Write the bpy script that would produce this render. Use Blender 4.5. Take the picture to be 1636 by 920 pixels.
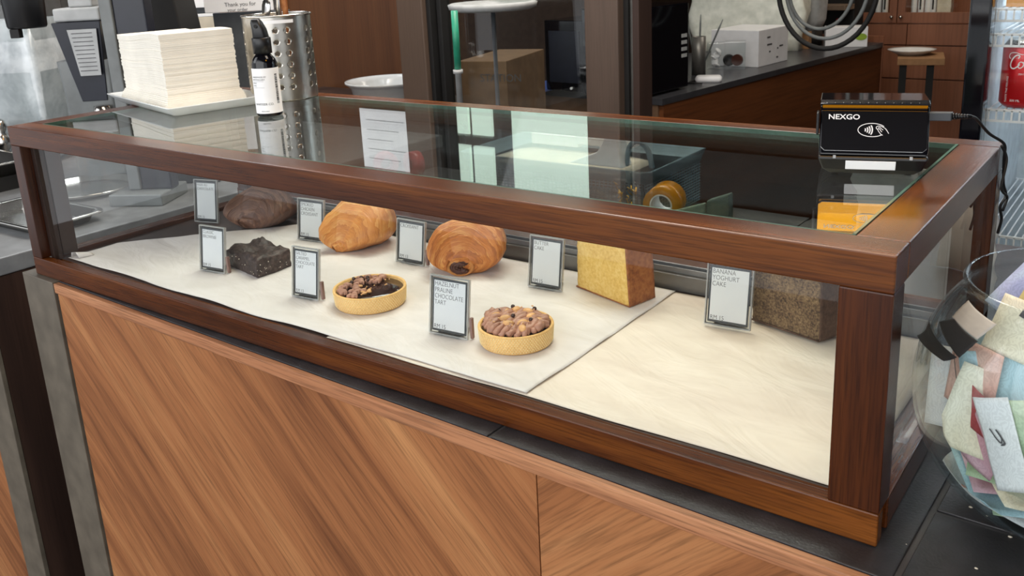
import bpy, bmesh, math, random
from mathutils import Vector, Matrix, noise
for o in list(bpy.data.objects): bpy.data.objects.remove(o, do_unlink=True)
SC = bpy.context.scene
COL = SC.collection
PI = math.pi
# ---------------------------------------------------------------- camera
CF, CX, CY = 1454.58, 825.1, 341.7
def _rot(rx, ry, rz):
    return Matrix.Rotation(rz, 3, 'Z') @ Matrix.Rotation(ry, 3, 'Y') @ Matrix.Rotation(rx, 3, 'X')
CM = _rot(1.2921, 0.0470, 0.6318)
CT = Vector((1.3393, -0.5936, 0.4210))
cam_d = bpy.data.cameras.new('camera'); cam = bpy.data.objects.new('camera', cam_d); COL.objects.link(cam)
cam.matrix_world = Matrix.Translation(CT) @ CM.to_4x4()
cam_d.sensor_width = 36; cam_d.lens = CF/1636*36
cam_d.shift_x = -(CX-818)/1636; cam_d.shift_y = -(460-CY)/1636
cam_d.clip_start = .02; cam_d.clip_end = 60
cam_d.dof.use_dof = True; cam_d.dof.focus_distance = .95; cam_d.dof.aperture_fstop = 26
SC.camera = cam
# ---------------------------------------------------------------- world, lights, exposure
SC.view_settings.view_transform = 'Standard'; SC.view_settings.look = 'None'
SC.view_settings.gamma = 1; SC.view_settings.use_curve_mapping = False
SC.view_settings.exposure = 0.0
w = bpy.data.worlds.new('world'); SC.world = w; w.use_nodes = True
bg = w.node_tree.nodes['Background']; bg.inputs[0].default_value = (.92, .95, 1, 1); bg.inputs[1].default_value = .9
def area(name, loc, target, sx, sy, power, color):
    l = bpy.data.lights.new(name, 'AREA'); l.shape = 'RECTANGLE'; l.size = sx; l.size_y = sy
    l.energy = power; l.color = color
    o = bpy.data.objects.new(name, l); COL.objects.link(o); o.location = loc
    o.rotation_euler = (Vector(target)-Vector(loc)).to_track_quat('-Z', 'Y').to_euler()
    return o
area('ceiling_fill', (.35, 1.0, 1.6), (.4, .9, 0), .9, .4, 24, (1, .96, .90))  # unseen fill, added to brighten the basket and the pillars
area('street_daylight', (.9, -2.6, 1.1), (.6, .3, 0), 4.2, 2.2, 62, (.98, .98, .98))
area('ceiling_fill', (.6, .5, 1.62), (.6, .5, 0), 1.6, .5, 17, (1, .86, .70))  # warm fill with no visible fixture, raised to light the case interior
area('side_fill', (-1.1, -.9, 1.2), (-.9, .5, .1), 1.2, .9, 9, (.95, .97, 1))  # added fill without a window, lights the jug from the front
area('ceiling_fill', (-1.6, 1.2, 1.62), (-1.5, 1.2, 0), 1.2, .6, 22, (.95, .97, 1))  # unseen fill over the side counter, raised to brighten the jug
area('ceiling_fill', (.5, 3.2, 1.62), (.5, 3.2, 0), 1.4, .4, 15, (1, .9, .78))  # unseen fill over the back bar, raised to brighten the pale bag
# pixel rays of the calibrated camera, used only to read real positions off known planes
def ray(u, v): return CM @ Vector(((u-CX)/CF, -(v-CY)/CF, -1.0))
def onz(u, v, z): d = ray(u, v); return CT + d*((z-CT.z)/d.z)
def ony(u, v, y): d = ray(u, v); return CT + d*((y-CT.y)/d.y)
def onx(u, v, x): d = ray(u, v); return CT + d*((x-CT.x)/d.x)
def atd(u, v, d): return CT + ray(u, v)*d
# ---------------------------------------------------------------- materials
def s2l(c): return tuple((x/12.92 if x <= .04045 else ((x+.055)/1.055)**2.4) for x in [k/255 for k in c])
class NT:
    def __init__(s, name):
        s.m = bpy.data.materials.new(name); s.m.use_nodes = True
        s.t = s.m.node_tree; s.n = s.t.nodes; s.b = s.n['Principled BSDF']; s.out = s.n['Material Output']
    def add(s, kind, **kw):
        n = s.n.new(kind)
        for k, v in kw.items():
            if k in n.inputs: n.inputs[k].default_value = v
            else: setattr(n, k, v)
        return n
    def link(s, a, b): s.t.links.new(a, b)
    def coords(s, scale=(1, 1, 1), rot=(0, 0, 0), kind='Object'):
        tc = s.add('ShaderNodeTexCoord'); r = s.add('ShaderNodeMapping'); r.inputs['Rotation'].default_value = rot
        sc = s.add('ShaderNodeMapping'); sc.inputs['Scale'].default_value = scale
        s.link(tc.outputs[kind], r.inputs[0]); s.link(r.outputs[0], sc.inputs[0]); return sc.outputs[0]
    def noise(s, vec, scale=5, detail=4, rough=.5, dist=0):
        n = s.add('ShaderNodeTexNoise', Scale=scale, Detail=detail, Roughness=rough, Distortion=dist); s.link(vec, n.inputs['Vector']); return n.outputs['Fac']
    def ramp(s, fac, stops):
        r = s.add('ShaderNodeValToRGB'); e = r.color_ramp.elements
        while len(e) < len(stops): e.new(.5)
        for i, (p, c) in enumerate(stops): e[i].position = p; e[i].color = (*s2l(c), 1)
        s.link(fac, r.inputs[0]); return r.outputs[0]
    def mix(s, a, b, fac, mode='MIX'):
        n = s.add('ShaderNodeMix', data_type='RGBA', blend_type=mode)
        for val, i in ((a, 6), (b, 7), (fac, 0)):
            if hasattr(val, 'default_value') or hasattr(val, 'links'): s.link(val, n.inputs[i])
            elif i == 0: n.inputs[0].default_value = val
            else: n.inputs[i].default_value = (*s2l(val), 1)
        return n.outputs[2]
    def math(s, op, a, b=0):
        n = s.add('ShaderNodeMath', operation=op)
        for i, v in enumerate((a, b)):
            if hasattr(v, 'links'): s.link(v, n.inputs[i])
            else: n.inputs[i].default_value = v
        return n.outputs[0]
    def bump(s, h, strength=.3, dist=.001):
        n = s.add('ShaderNodeBump', Strength=strength, Distance=dist); s.link(h, n.inputs['Height']); s.link(n.outputs[0], s.b.inputs['Normal'])
    def base(s, c):
        if hasattr(c, 'links'): s.link(c, s.b.inputs['Base Color'])
        else: s.b.inputs['Base Color'].default_value = (*s2l(c), 1)
    def p(s, **kw):
        for k, v in kw.items(): s.b.inputs[k.replace('_', ' ')].default_value = v
        return s
def flat(name, c, rough=.5, metal=0, var=.06, bump=0, bscale=200, **kw):
    N = NT(name); v = N.coords(); f = N.noise(v, 30, 3)
    d = tuple(max(0, k*(1-var)-2) for k in c); l = tuple(min(255, k*(1+var)+1) for k in c)
    N.base(N.ramp(f, [(.3, d), (.7, l)])); N.p(Roughness=rough, Metallic=metal, **kw)
    if bump: N.bump(N.noise(v, bscale, 3), bump, .001)
    return N.m
def wood(name, dark, mid, light, axis='X', rough=.35, angle=0, plane='XZ', coat=0, broad=9, fine=160, contrast=1):
    """streaks run along `axis`; angle turns the grain within the XZ plane"""
    N = NT(name)
    rot = (0, angle, 0)
    sx = {'X': (.45, 1, 1), 'Y': (1, .45, 1), 'Z': (1, 1, .45)}[axis]
    v = N.coords(sx, rot)
    sf = {'X': (.035, 1, 1), 'Y': (1, .035, 1), 'Z': (1, 1, .035)}[axis]
    sb = {'X': (.05, 1, 1), 'Y': (1, .05, 1), 'Z': (1, 1, .05)}[axis]
    vf = N.coords(sf, rot); vb = N.coords(sb, rot)
    b = N.noise(vb, broad, 4, .55, .3); f = N.noise(vf, fine, 3, .6)
    bb = N.ramp(b, [(.28, dark), (.5, mid), (.72, light)])
    ff = N.ramp(f, [(.30, tuple(int(k*.62) for k in (255, 250, 245))), (.55, (255, 255, 255))])
    N.base(N.mix(bb, ff, .55*contrast, 'MULTIPLY'))
    N.p(Roughness=rough, Coat_Weight=coat, Coat_Roughness=.12, Specular_IOR_Level=.36)
    N.bump(f, .12, .0006)
    return N.m
def glass(name, tint=(244, 252, 249), power=5, base=.04, gain=.96, rough=.0):
    """thin pane: clear transmission with the mirror share rising towards grazing view"""
    N = NT(name); N.n.remove(N.b)
    lw = N.add('ShaderNodeLayerWeight', Blend=.5)
    f = N.math('ADD', N.math('MULTIPLY', N.math('POWER', lw.outputs['Facing'], power), gain), base)
    t = N.add('ShaderNodeBsdfTransparent'); t.inputs[0].default_value = (*s2l(tint), 1)
    g = N.add('ShaderNodeBsdfGlossy', Roughness=rough)
    m = N.add('ShaderNodeMixShader'); N.link(N.math('MINIMUM', f, .95), m.inputs[0]); N.link(t.outputs[0], m.inputs[1]); N.link(g.outputs[0], m.inputs[2])
    N.link(m.outputs[0], N.out.inputs[0]); return N.m
def emit(name, c, s):
    N = NT(name); N.base(c); N.b.inputs['Emission Color'].default_value = (*s2l(c), 1); N.p(Emission_Strength=s); return N.m

M = {}
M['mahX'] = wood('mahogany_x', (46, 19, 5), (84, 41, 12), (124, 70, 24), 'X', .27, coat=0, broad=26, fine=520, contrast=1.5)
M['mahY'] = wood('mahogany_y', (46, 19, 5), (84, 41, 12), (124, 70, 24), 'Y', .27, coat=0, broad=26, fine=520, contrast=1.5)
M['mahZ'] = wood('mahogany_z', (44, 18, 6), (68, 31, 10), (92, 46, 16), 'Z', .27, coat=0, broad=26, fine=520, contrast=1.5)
M['dwood'] = wood('dark_walnut', (38, 25, 20), (55, 38, 31), (72, 52, 43), 'Z', .5, broad=12, fine=250, contrast=.6)
M['pillar'] = wood('pillar_wood', (72, 58, 50), (90, 74, 64), (102, 86, 75), 'Z', .5, broad=8, fine=250, contrast=.4)
M['wallwood'] = wood('wall_panel_wood', (72, 42, 20), (94, 56, 29), (110, 70, 38), 'Z', .5, broad=6, fine=180, contrast=.6)
M['vL'] = wood('teak_veneer_left', (112, 65, 36), (160, 103, 62), (188, 132, 84), 'X', .5, angle=-math.radians(42), broad=20, fine=420, contrast=1.1)
M['vR'] = wood('teak_veneer_right', (112, 65, 36), (160, 103, 62), (186, 130, 84), 'X', .5, angle=math.radians(42), broad=20, fine=420, contrast=1.1)
M['edge'] = wood('teak_edge', (132, 84, 56), (172, 116, 80), (196, 140, 100), 'X', .5, broad=30, fine=400, contrast=1.4)
M['barwood'] = wood('bar_veneer', (72, 38, 18), (98, 54, 27), (118, 70, 38), 'Y', .5, broad=5, fine=120)
M['cabwood'] = wood('cabinet_wood', (112, 70, 50), (134, 86, 62), (150, 98, 72), 'Z', .5, broad=4, fine=90, contrast=.6)
M['slate'] = flat('slate_tile', (46, 44, 46), .42, var=.2, bump=.3, bscale=400)
M['grout'] = flat('grey_grout', (78, 76, 76), .8, bump=.3)
M['bronze'] = flat('brown_metal', (104, 96, 84), .45, .15, var=.08)
M['steel'] = flat('stainless_steel', (205, 203, 198), .2, 1, var=.05)
M['steelb'] = flat('brushed_steel', (190, 186, 178), .3, 1, var=.1)
M['alu'] = flat('aluminium_track', (118, 116, 112), .4, .6)
M['black'] = flat('black_plastic', (20, 20, 22), .35)
M['blackg'] = flat('gloss_black_plastic', (11, 11, 16), .07, var=.02)
M['screen'] = flat('smoked_screen_glass', (10, 10, 15), .08, var=.02, IOR=2.7)
M['blackm'] = flat('matt_black', (16, 15, 15), .7)
M['navy'] = flat('navy_plastic', (28, 31, 42), .3)
M['grey'] = flat('grey_plastic', (112, 116, 116), .45)
M['dgrey'] = flat('dark_grey_board', (74, 78, 82), .55)
M['lgrey'] = flat('light_grey_plastic', (170, 172, 172), .5)
M['white'] = flat('white_plastic', (236, 236, 238), .4, var=.01)
M['ceram'] = flat('white_ceramic', (232, 235, 235), .12, var=.01)
M['paper'] = flat('white_paper', (252, 253, 255), .6, var=.01)
M['cream'] = flat('cream_cloth', (214, 204, 184), .8)
M['text'] = flat('grey_ink', (74, 72, 74), .7, var=0)
M['inkb'] = flat('black_ink', (18, 18, 18), .6, var=0)
M['border'] = flat('charcoal_border', (54, 58, 62), .5, var=.03)
M['whitetext'] = flat('white_print', (240, 240, 240), .5, var=0)
M['kraft'] = flat('brown_cardboard', (150, 112, 76), .8)
M['green'] = flat('green_plastic', (40, 140, 110), .4)
M['red'] = flat('red_tape', (170, 40, 45), .3)
M['blue'] = flat('blue_cloth', (84, 110, 190), .8)
M['glass'] = glass('clear_glass', (252, 254, 253))
M['glassTop'] = glass('top_glass', (247, 252, 249), power=3.6, base=.04)
M['glassSide'] = glass('case_side_glass', (253, 254, 254), power=5, base=.03)
M['glassEdge'] = flat('green_glass_edge', (96, 128, 116), .15, var=.1)
M['acryl'] = glass('clear_acrylic', (254, 255, 255), power=4, base=.025, gain=.4, rough=.15)
M['jarglass'] = glass('jar_glass', (249, 253, 254), power=4, base=.035, gain=.55)
M['acrim'] = flat('pale_acrylic_edge', (222, 223, 220), .2, var=.03)
M['acrim'].node_tree.nodes['Principled BSDF'].inputs['Alpha'].default_value = .42
M['plasticclear'] = glass('clear_plastic', (248, 250, 250), power=3, base=.05, gain=.5, rough=.12)
M['concrete'] = flat('dark_ceiling', (40, 36, 34), .9)
M['floor'] = flat('floor_tile', (92, 84, 78), .6)
M['wallb'] = flat('brown_wall', (70, 52, 42), .8)
M['backwin'] = emit('frosted_daylight_window', (216, 236, 220), 1.3)
M['streetwall'] = flat('grey_wall', (120, 116, 110), .8)
M['amber'] = emit('painted_amber_reflection', (226, 150, 30), .25)  # lamp reflection on the terminal edge, put into colour and glow
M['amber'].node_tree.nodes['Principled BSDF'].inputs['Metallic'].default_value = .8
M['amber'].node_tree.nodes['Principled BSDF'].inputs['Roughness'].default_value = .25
def paper_liner(name, c1, c2):
    N = NT(name); v = N.coords((1, 2.2, 1)); f = N.noise(v, 9, 5, .6, .6)
    N.base(N.ramp(f, [(.3, c1), (.7, c2)])); N.p(Roughness=.62)
    N.bump(N.noise(N.coords((1, 2.4, 1), (0, 0, .35)), 9, 3, .5, 1.2), .55, .006); return N.m
M['linerL'] = paper_liner('white_parchment', (212, 206, 202), (232, 227, 225))
M['linerR'] = paper_liner('cream_parchment', (220, 206, 192), (236, 225, 211))
def frosted(name):
    N = NT(name); v = N.coords(); f = N.noise(v, 14, 5, .7, .4)
    N.base(N.ramp(f, [(.35, (204, 209, 213)), (.6, (246, 248, 250))])); N.p(Roughness=.25, Transmission_Weight=.0, Alpha=.95)
    N.bump(N.noise(v, 40, 4), .6, .004); return N.m
M['ice'] = frosted('cloudy_ice_water')
def pastry(name, dark, mid, light, bands=9, bump=.6, rough=.45, coat=.12):
    """layered dough: pale at the root of every layer, browned towards its lip"""
    N = NT(name)
    tc = N.add('ShaderNodeTexCoord'); sp = N.add('ShaderNodeSeparateXYZ'); N.link(tc.outputs['UV'], sp.inputs[0])
    v2 = N.coords(); g = N.noise(v2, 60, 4, .6); big = N.noise(v2, 22, 2); h = N.noise(v2, 420, 3)
    u = N.math('ADD', N.math('MULTIPLY', N.math('POWER', sp.outputs[0], .8), bands), N.math('MULTIPLY', N.math('SUBTRACT', g, .5), 1.3))
    fr = N.math('FRACT', u)
    st = N.noise(N.coords((150, 9, 9), kind='UV'), 1, 5, .65, .5)
    k = N.math('ADD', N.math('ADD', N.math('MULTIPLY', fr, .15), N.math('MULTIPLY', st, .52)), N.math('MULTIPLY', big, .40))
    N.base(N.ramp(k, [(.30, light), (.52, mid), (.78, dark)])); N.p(Roughness=rough, Coat_Weight=coat, Coat_Roughness=.3)
    N.bump(N.math('ADD', N.math('ADD', st, N.math('MULTIPLY', g, .6)), N.math('MULTIPLY', h, .3)), bump, .0013); return N.m
M['croiss'] = pastry('golden_croissant', (128, 62, 20), (196, 116, 46), (234, 176, 98))
M['croissL'] = pastry('pale_golden_croissant', (166, 92, 38), (212, 138, 66), (238, 188, 116))
M['croissD'] = pastry('cocoa_pastry', (60, 36, 26), (98, 64, 48), (146, 108, 84))
def crumbmat(name, stops, scale=220, bump=.8, dist=.0015, rough=.85):
    N = NT(name); v = N.coords(); f = N.noise(v, scale, 4, .65); g = N.noise(v, scale*.18, 3)
    N.base(N.ramp(N.math('ADD', N.math('MULTIPLY', f, .7), N.math('MULTIPLY', g, .3)), stops)); N.p(Roughness=rough); N.bump(f, bump, dist); return N.m
M['brownie'] = crumbmat('brownie_crumb', [(.35, (34, 24, 22)), (.5, (58, 44, 40)), (.66, (92, 76, 70))], 160, .9, .002, .5)
M['butter'] = crumbmat('butter_crumb', [(.35, (218, 172, 84)), (.5, (234, 194, 106)), (.66, (244, 210, 132))], 260)
M['crust'] = crumbmat('baked_crust', [(.3, (110, 56, 22)), (.5, (158, 92, 42)), (.7, (184, 120, 62))], 200, .6, .001, .6)
M['banana'] = crumbmat('banana_crumb', [(.36, (60, 46, 36)), (.46, (104, 82, 60)), (.56, (134, 109, 78)), (.68, (164, 138, 102))], 420)
M['bancrust'] = crumbmat('dark_crust', [(.3, (62, 44, 34)), (.5, (92, 68, 54)), (.7, (112, 86, 68))], 200, .6)
M['shell'] = crumbmat('tart_shell', [(.3, (214, 166, 98)), (.5, (232, 188, 120)), (.7, (240, 202, 138))], 300, .3)
M['dots'] = flat('pale_shell_dots', (248, 224, 172), .6)
M['ganache'] = flat('dark_ganache', (44, 26, 22), .12, var=.2)
M['praline'] = flat('praline_cream', (176, 130, 108), .5, bump=.2)
M['nut'] = flat('toasted_nut', (218, 168, 112), .5, var=.15, bump=.3)
M['pearl'] = flat('chocolate_pearl', (62, 42, 40), .25)
M['choc'] = flat('chocolate_filling', (78, 40, 28), .4, bump=.5)
M['gold'] = flat('gold_trim', (220, 170, 60), .3, .9, bump=.6, bscale=900)
M['wax'] = flat('yellow_brown_tape', (214, 142, 32), .2, var=.05)
M['bluegrey'] = flat('blue_grey_plastic', (112, 136, 146), .5)
M['napkin'] = flat('white_napkin', (240, 235, 223), .85, var=.01, bump=.4, bscale=60)
M['napkinc'] = flat('cream_napkin', (236, 224, 200), .85, var=.02, bump=.4, bscale=60)
# ---------------------------------------------------------------- mesh helpers
class MB:
    def __init__(s): s.b = bmesh.new(); s.uv = s.b.loops.layers.uv.new('UVMap')
    def box(s, x0, y0, z0, x1, y1, z1, mi=0):
        vs = [s.b.verts.new(p) for p in ((x0,y0,z0),(x1,y0,z0),(x1,y1,z0),(x0,y1,z0),(x0,y0,z1),(x1,y0,z1),(x1,y1,z1),(x0,y1,z1))]
        for f in ((0,3,2,1),(4,5,6,7),(0,1,5,4),(1,2,6,5),(2,3,7,6),(3,0,4,7)):
            s.b.faces.new([vs[i] for i in f]).material_index = mi
        return s
    def loft(s, rings, cap0=True, cap1=True, closed=True, mi=0, smooth=True):
        R = [[s.b.verts.new(p) for p in r] for r in rings]; n = len(rings[0]); m = len(rings)
        for i in range(m-1):
            for j in range(n if closed else n-1):
                k = (j+1) % n
                f = s.b.faces.new([R[i][j], R[i][k], R[i+1][k], R[i+1][j]]); f.material_index = mi; f.smooth = smooth
                for lp, uv in zip(f.loops, ((i/(m-1), j/n), (i/(m-1), (j+1)/n), ((i+1)/(m-1), (j+1)/n), ((i+1)/(m-1), j/n))): lp[s.uv].uv = uv
        if closed and cap0: s.b.faces.new(R[0][::-1]).material_index = mi
        if closed and cap1: s.b.faces.new(R[-1]).material_index = mi
        return s
    def lathe(s, prof, n=32, c=(0,0,0), cap0=True, cap1=True, mi=0, sx=1, sy=1):
        return s.loft([[(c[0]+r*sx*math.cos(2*PI*k/n), c[1]+r*sy*math.sin(2*PI*k/n), c[2]+z) for k in range(n)] for r, z in prof], cap0, cap1, mi=mi)
    def prism(s, poly, a0, a1, ax='y', mi=0, smooth=False):
        f = {'x': lambda p, a: (a, p[0], p[1]), 'y': lambda p, a: (p[0], a, p[1]), 'z': lambda p, a: (p[0], p[1], a)}[ax]
        return s.loft([[f(p, a0) for p in poly], [f(p, a1) for p in poly]], mi=mi, smooth=smooth)
    def tube(s, pts, r, n=10, mi=0, cap=True):
        pts = [Vector(p) for p in pts]; rings = []; up = None
        for i, p in enumerate(pts):
            t = (pts[min(i+1, len(pts)-1)]-pts[max(i-1, 0)]).normalized()
            if up is None: up = t.orthogonal().normalized()
            up = (up - t*up.dot(t)).normalized(); sd = t.cross(up)
            rr = r[i] if isinstance(r, (list, tuple)) else r
            rings.append([p+(up*math.cos(2*PI*k/n)+sd*math.sin(2*PI*k/n))*rr for k in range(n)])
        return s.loft(rings, cap, cap, mi=mi)
    def sphere(s, c, r, n=12, m=8, mi=0):
        if not isinstance(r, (tuple, list)): r = (r, r, r)
        prof = [(math.sin(PI*(i+.02)/(m+.04)) , -math.cos(PI*(i+.02)/(m+.04))) for i in range(m+1)]
        return s.loft([[(c[0]+a*r[0]*math.cos(2*PI*k/n), c[1]+a*r[1]*math.sin(2*PI*k/n), c[2]+b*r[2]) for k in range(n)] for a, b in prof], mi=mi)
    def ribbon(s, pts, wd, th=.0001, z=0, mi=0):
        """flat printed stroke in the XZ plane, facing -Y"""
        n = len(pts); L = []; Rr = []
        for i, p in enumerate(pts):
            a = pts[max(i-1, 0)]; b = pts[min(i+1, n-1)]; dx, dz = b[0]-a[0], b[1]-a[1]; l = math.hypot(dx, dz) or 1
            ww = wd[i] if isinstance(wd, list) else wd
            L.append((p[0]-dz/l*ww/2, p[1]+dx/l*ww/2)); Rr.append((p[0]+dz/l*ww/2, p[1]-dx/l*ww/2))
        s.loft([[(l[0], -th, l[1]), (r[0], -th, r[1]), (r[0], 0, r[1]), (l[0], 0, l[1])] for l, r in zip(L, Rr)], mi=mi, smooth=False)
        return s
    def xf(s, mat): bmesh.ops.transform(s.b, matrix=mat, verts=s.b.verts); return s
    def off(s, x, y, z): return s.xf(Matrix.Translation((x, y, z)))
def obj(name, mb, mats, parent=None, bevel=0, seg=2, smooth=False, label=None):
    bmesh.ops.recalc_face_normals(mb.b, faces=mb.b.faces)
    me = bpy.data.meshes.new(name); mb.b.to_mesh(me); mb.b.free()
    for m in (mats if isinstance(mats, (list, tuple)) else [mats]): me.materials.append(M[m] if isinstance(m, str) else m)
    if smooth:
        for p in me.polygons: p.use_smooth = True
    o = bpy.data.objects.new(name, me); COL.objects.link(o)
    if parent: o.parent = parent
    if bevel:
        md = o.modifiers.new('bevel', 'BEVEL'); md.width = bevel; md.segments = seg; md.limit_method = 'ANGLE'; md.angle_limit = .6
        md.harden_normals = False
    if label: o['label'] = label
    return o
def thing(name, label, cat, loc=(0,0,0), rz=0, group=None):
    o = bpy.data.objects.new(name, None); COL.objects.link(o); o.empty_display_size = .02
    o.location = loc; o.rotation_euler = (0, 0, rz); o['label'] = label; o['category'] = cat
    if group: o['group'] = group
    return o
def tag(o, label, cat, group=None):
    o['label'] = label; o['category'] = cat
    if group: o['group'] = group
    return o
def struct(name, mb, m, **kw):
    o = obj(name, mb, m, **kw); o['kind'] = 'structure'; return o
def text_mb(s, size, x=0, z=0, align='LEFT', thin=0, sx=1, ext=.00008):
    cu = bpy.data.curves.new('t', 'FONT'); cu.body = s; cu.size = size; cu.align_x = align; cu.offset = thin; cu.extrude = ext; cu.resolution_u = 3
    o = bpy.data.objects.new('t', cu); COL.objects.link(o); bpy.context.view_layer.update()
    dg = bpy.context.evaluated_depsgraph_get(); me = bpy.data.meshes.new_from_object(o.evaluated_get(dg))
    mb = MB(); mb.b.free(); mb.b = bmesh.new(); mb.b.from_mesh(me); mb.uv = mb.b.loops.layers.uv.verify()
    bpy.data.objects.remove(o, do_unlink=True); bpy.data.curves.remove(cu)
    mb.xf(Matrix.Translation((x, 0, z)) @ Matrix.Rotation(PI/2, 4, 'X') @ Matrix.Diagonal((sx, 1, 1, 1)))
    return mb
def join(a, b):
    me = bpy.data.meshes.new('t'); b.b.to_mesh(me); b.b.free(); a.b.from_mesh(me); bpy.data.meshes.remove(me); return a
def arc(cx, cz, r, a0, a1, n=12): return [(cx+r*math.cos(a0+(a1-a0)*i/n), cz+r*math.sin(a0+(a1-a0)*i/n)) for i in range(n+1)]
def crom(P, n=6):
    """smooth curve through points"""
    P = [Vector(p) for p in P]; out = []
    for i in range(len(P)-1):
        p0, p1, p2, p3 = P[max(i-1,0)], P[i], P[i+1], P[min(i+2, len(P)-1)]
        for k in range(n):
            t = k/n; out.append(.5*((2*p1)+(p2-p0)*t+(2*p0-5*p1+4*p2-p3)*t*t+(3*p1-p0-3*p2+p3)*t**3))
    out.append(P[-1]); return out
rnd = random.Random(7)

# ================================================================ THE ROOM
FL, CE = -1.0, 1.7
struct('floor', MB().box(-4, -2.9, FL-.05, 3.2, 5.6, FL), 'floor')
struct('ceiling', MB().box(-4, -1.2, CE, 3.2, 5.6, CE+.05), 'concrete')
struct('wall_left', MB().box(-4.1, -.6, FL, -4, 5.6, CE), 'streetwall')
struct('wall_right', MB().box(3.2, -.6, FL, 3.3, 5.6, CE), 'wallb')
struct('wall_back', MB().box(-4, 5.6, FL, 3.2, 5.7, CE), 'wallb')
# partition posts behind the case
y0 = 1.2
def pillar(n, xa, xb, yb):
    struct(n, MB().box(xa, y0, FL, xb, yb, CE), 'pillar', bevel=.003)
pillar('trim_1', -.374, -.284, 1.30)
pillar('trim_2', .209, .297, 1.285)
struct('trim_3', MB().box(-.284, 1.215, FL, -.270, 1.295, CE).box(-.266, 1.235, FL, -.2505, 1.27, CE).box(-.270, 1.25, FL, -.266, 1.27, CE), 'blackm', bevel=.002)
struct('trim_4', MB().box(.297, 1.225, FL, .309, 1.265, CE), 'blackm')
struct('trim_5', MB().box(.309, 1.235, FL, .320, 1.25, CE), 'alu')
struct('trim_6', MB().box(.320, 1.225, FL, .336, 1.285, CE), 'dwood')
w1 = struct('window_1', MB().box(-.25, 1.262, -.4, .212, 1.268, CE), 'glass')
# wood clad wall left of the partition
struct('wall_partition', MB().box(-1.47, 1.75, FL, -.715, 1.80, CE), 'wallwood')
struct('trim_7', MB().box(-1.50, 1.73, FL, -1.47, 1.80, CE), 'kraft')
# far daylight windows
struct('window_2', MB().box(-1.82, 3.6, .80, -1.31, 3.62, 1.69), 'backwin')
struct('window_3', MB().box(-2.34, 3.6, .80, -2.15, 3.62, 1.06).box(-2.12, 3.6, .80, -1.97, 3.62, 1.06)
       .box(-2.34, 3.6, 1.13, -2.15, 3.62, 1.36).box(-2.12, 3.6, 1.13, -1.97, 3.62, 1.36).box(-2.34, 3.6, 1.42, -1.97, 3.62, 1.66), 'backwin')
struct('wall_rear', MB().box(-3.9, 3.63, FL, -1.25, 3.7, CE), 'wallb')

t_lamp = thing('pendant_lamp', 'amber glass pendant lamp hanging over the right end of the case', 'lamp', (1.225, .03, 1.16))
obj('lamp_globe', MB().sphere((0, 0, 0), (.115, .115, .11), 32, 20), emit('amber_glass_lamp', (255, 178, 44), 10.0), t_lamp, smooth=True)
obj('lamp_cap', MB().lathe([(.04, .1085), (.045, .125), (.02, .14), (.004, .145), (.004, .538)], 24), 'black', t_lamp, smooth=True)

# ================================================================ MAIN COUNTER (turned a little against the case)
ca = math.radians(-1.48)
cnt = thing('service_counter', 'long service counter with chevron teak front and black slate top', 'counter', (.063, -.0005, 0), ca)
# local: x along the front edge, y into the shop, z=0 top
obj('panel', MB().box(.004, -.0055, -1.0, .8582, .005, -.0165), 'vL', cnt)
obj('panel', MB().box(.8597, -.0055, -1.0, 1.9, .005, -.0165), 'vR', cnt)
obj('rim', MB().box(.002, -.0085, -.0160, 1.9, .0, -.0015), 'edge', cnt, bevel=.001, label='teak edging strip along the counter top')
mb = MB()
gx = [.0, .27, .80, 1.33, 1.9]
mb.box(.002, .0005, -.012, .7995, .80, -.0005)
mb.box(.8035, .0005, -.012, 1.155, .80, -.0005)
mb.box(1.1595, .0005, -.012, 1.9, .098, -.0005)
mb.box(1.1595, .1025, -.012, 1.9, .80, -.0005)
obj('slate_top', mb, 'slate', cnt, bevel=.0008)
obj('grout', MB().box(.003, .001, -.0155, 1.9, .79, -.0025), 'grout', cnt)
obj('corner_post', MB().box(-.092, -.009, -1.0, -.0005, .06, -.0005), 'bronze', cnt, bevel=.001, label='brown metal corner post')
obj('carcass', MB().box(.0, .021, -1.0, 1.9, .8, -.021), 'blackm', cnt)
# crumbs on the slate
mb = MB()
for i in range(24):
    x = rnd.uniform(1.13, 1.33); y = rnd.uniform(-.0, .22); s = rnd.uniform(.0003, .0011)
    
    mb.sphere((x, y, .0001), (s*1.6, s, s*.6), 5, 4)
o = obj('crumbs', mb, 'cream'); tag(o, 'pale crumbs scattered on the black slate counter top', 'crumbs'); o['kind'] = 'stuff'

# ================================================================ DISPLAY CASE
W, D, H = 1.2, .396, .2203
HT, HB = .027, .0266
PF, PR = .0363, .0336   # post widths
wf, wr, wl, wb = .0336, .0362, .0327, .0276
case = thing('display_case', 'long mahogany and glass countertop case holding pastries', 'display case')
bv = .0012
obj('top_rail', MB().box(.0, .0, H-HT, W, wf, H), 'mahX', case, bevel=bv)
obj('top_rail', MB().box(0, D-wb, H-HT, W, D, H), 'mahX', case, bevel=bv)
obj('top_rail', MB().box(.0, wf, H-HT, wl, D-wb, H), 'mahY', case, bevel=bv)
obj('top_rail', MB().box(W-wr, wf, H-HT, W, D-wb, H), 'mahY', case, bevel=bv)
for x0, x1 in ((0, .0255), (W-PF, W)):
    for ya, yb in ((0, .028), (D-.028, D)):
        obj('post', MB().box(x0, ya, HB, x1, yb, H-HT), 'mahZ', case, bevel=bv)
obj('bottom_rail', MB().box(0, 0, .0, W, .0125, HB).box(.0255, .0125, 0, W-PF, .026, HB-.0065), 'mahX', case, bevel=bv)
obj('bottom_rail', MB().box(0, D-.03, .0, W, D, .046), 'mahX', case, bevel=bv)
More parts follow.
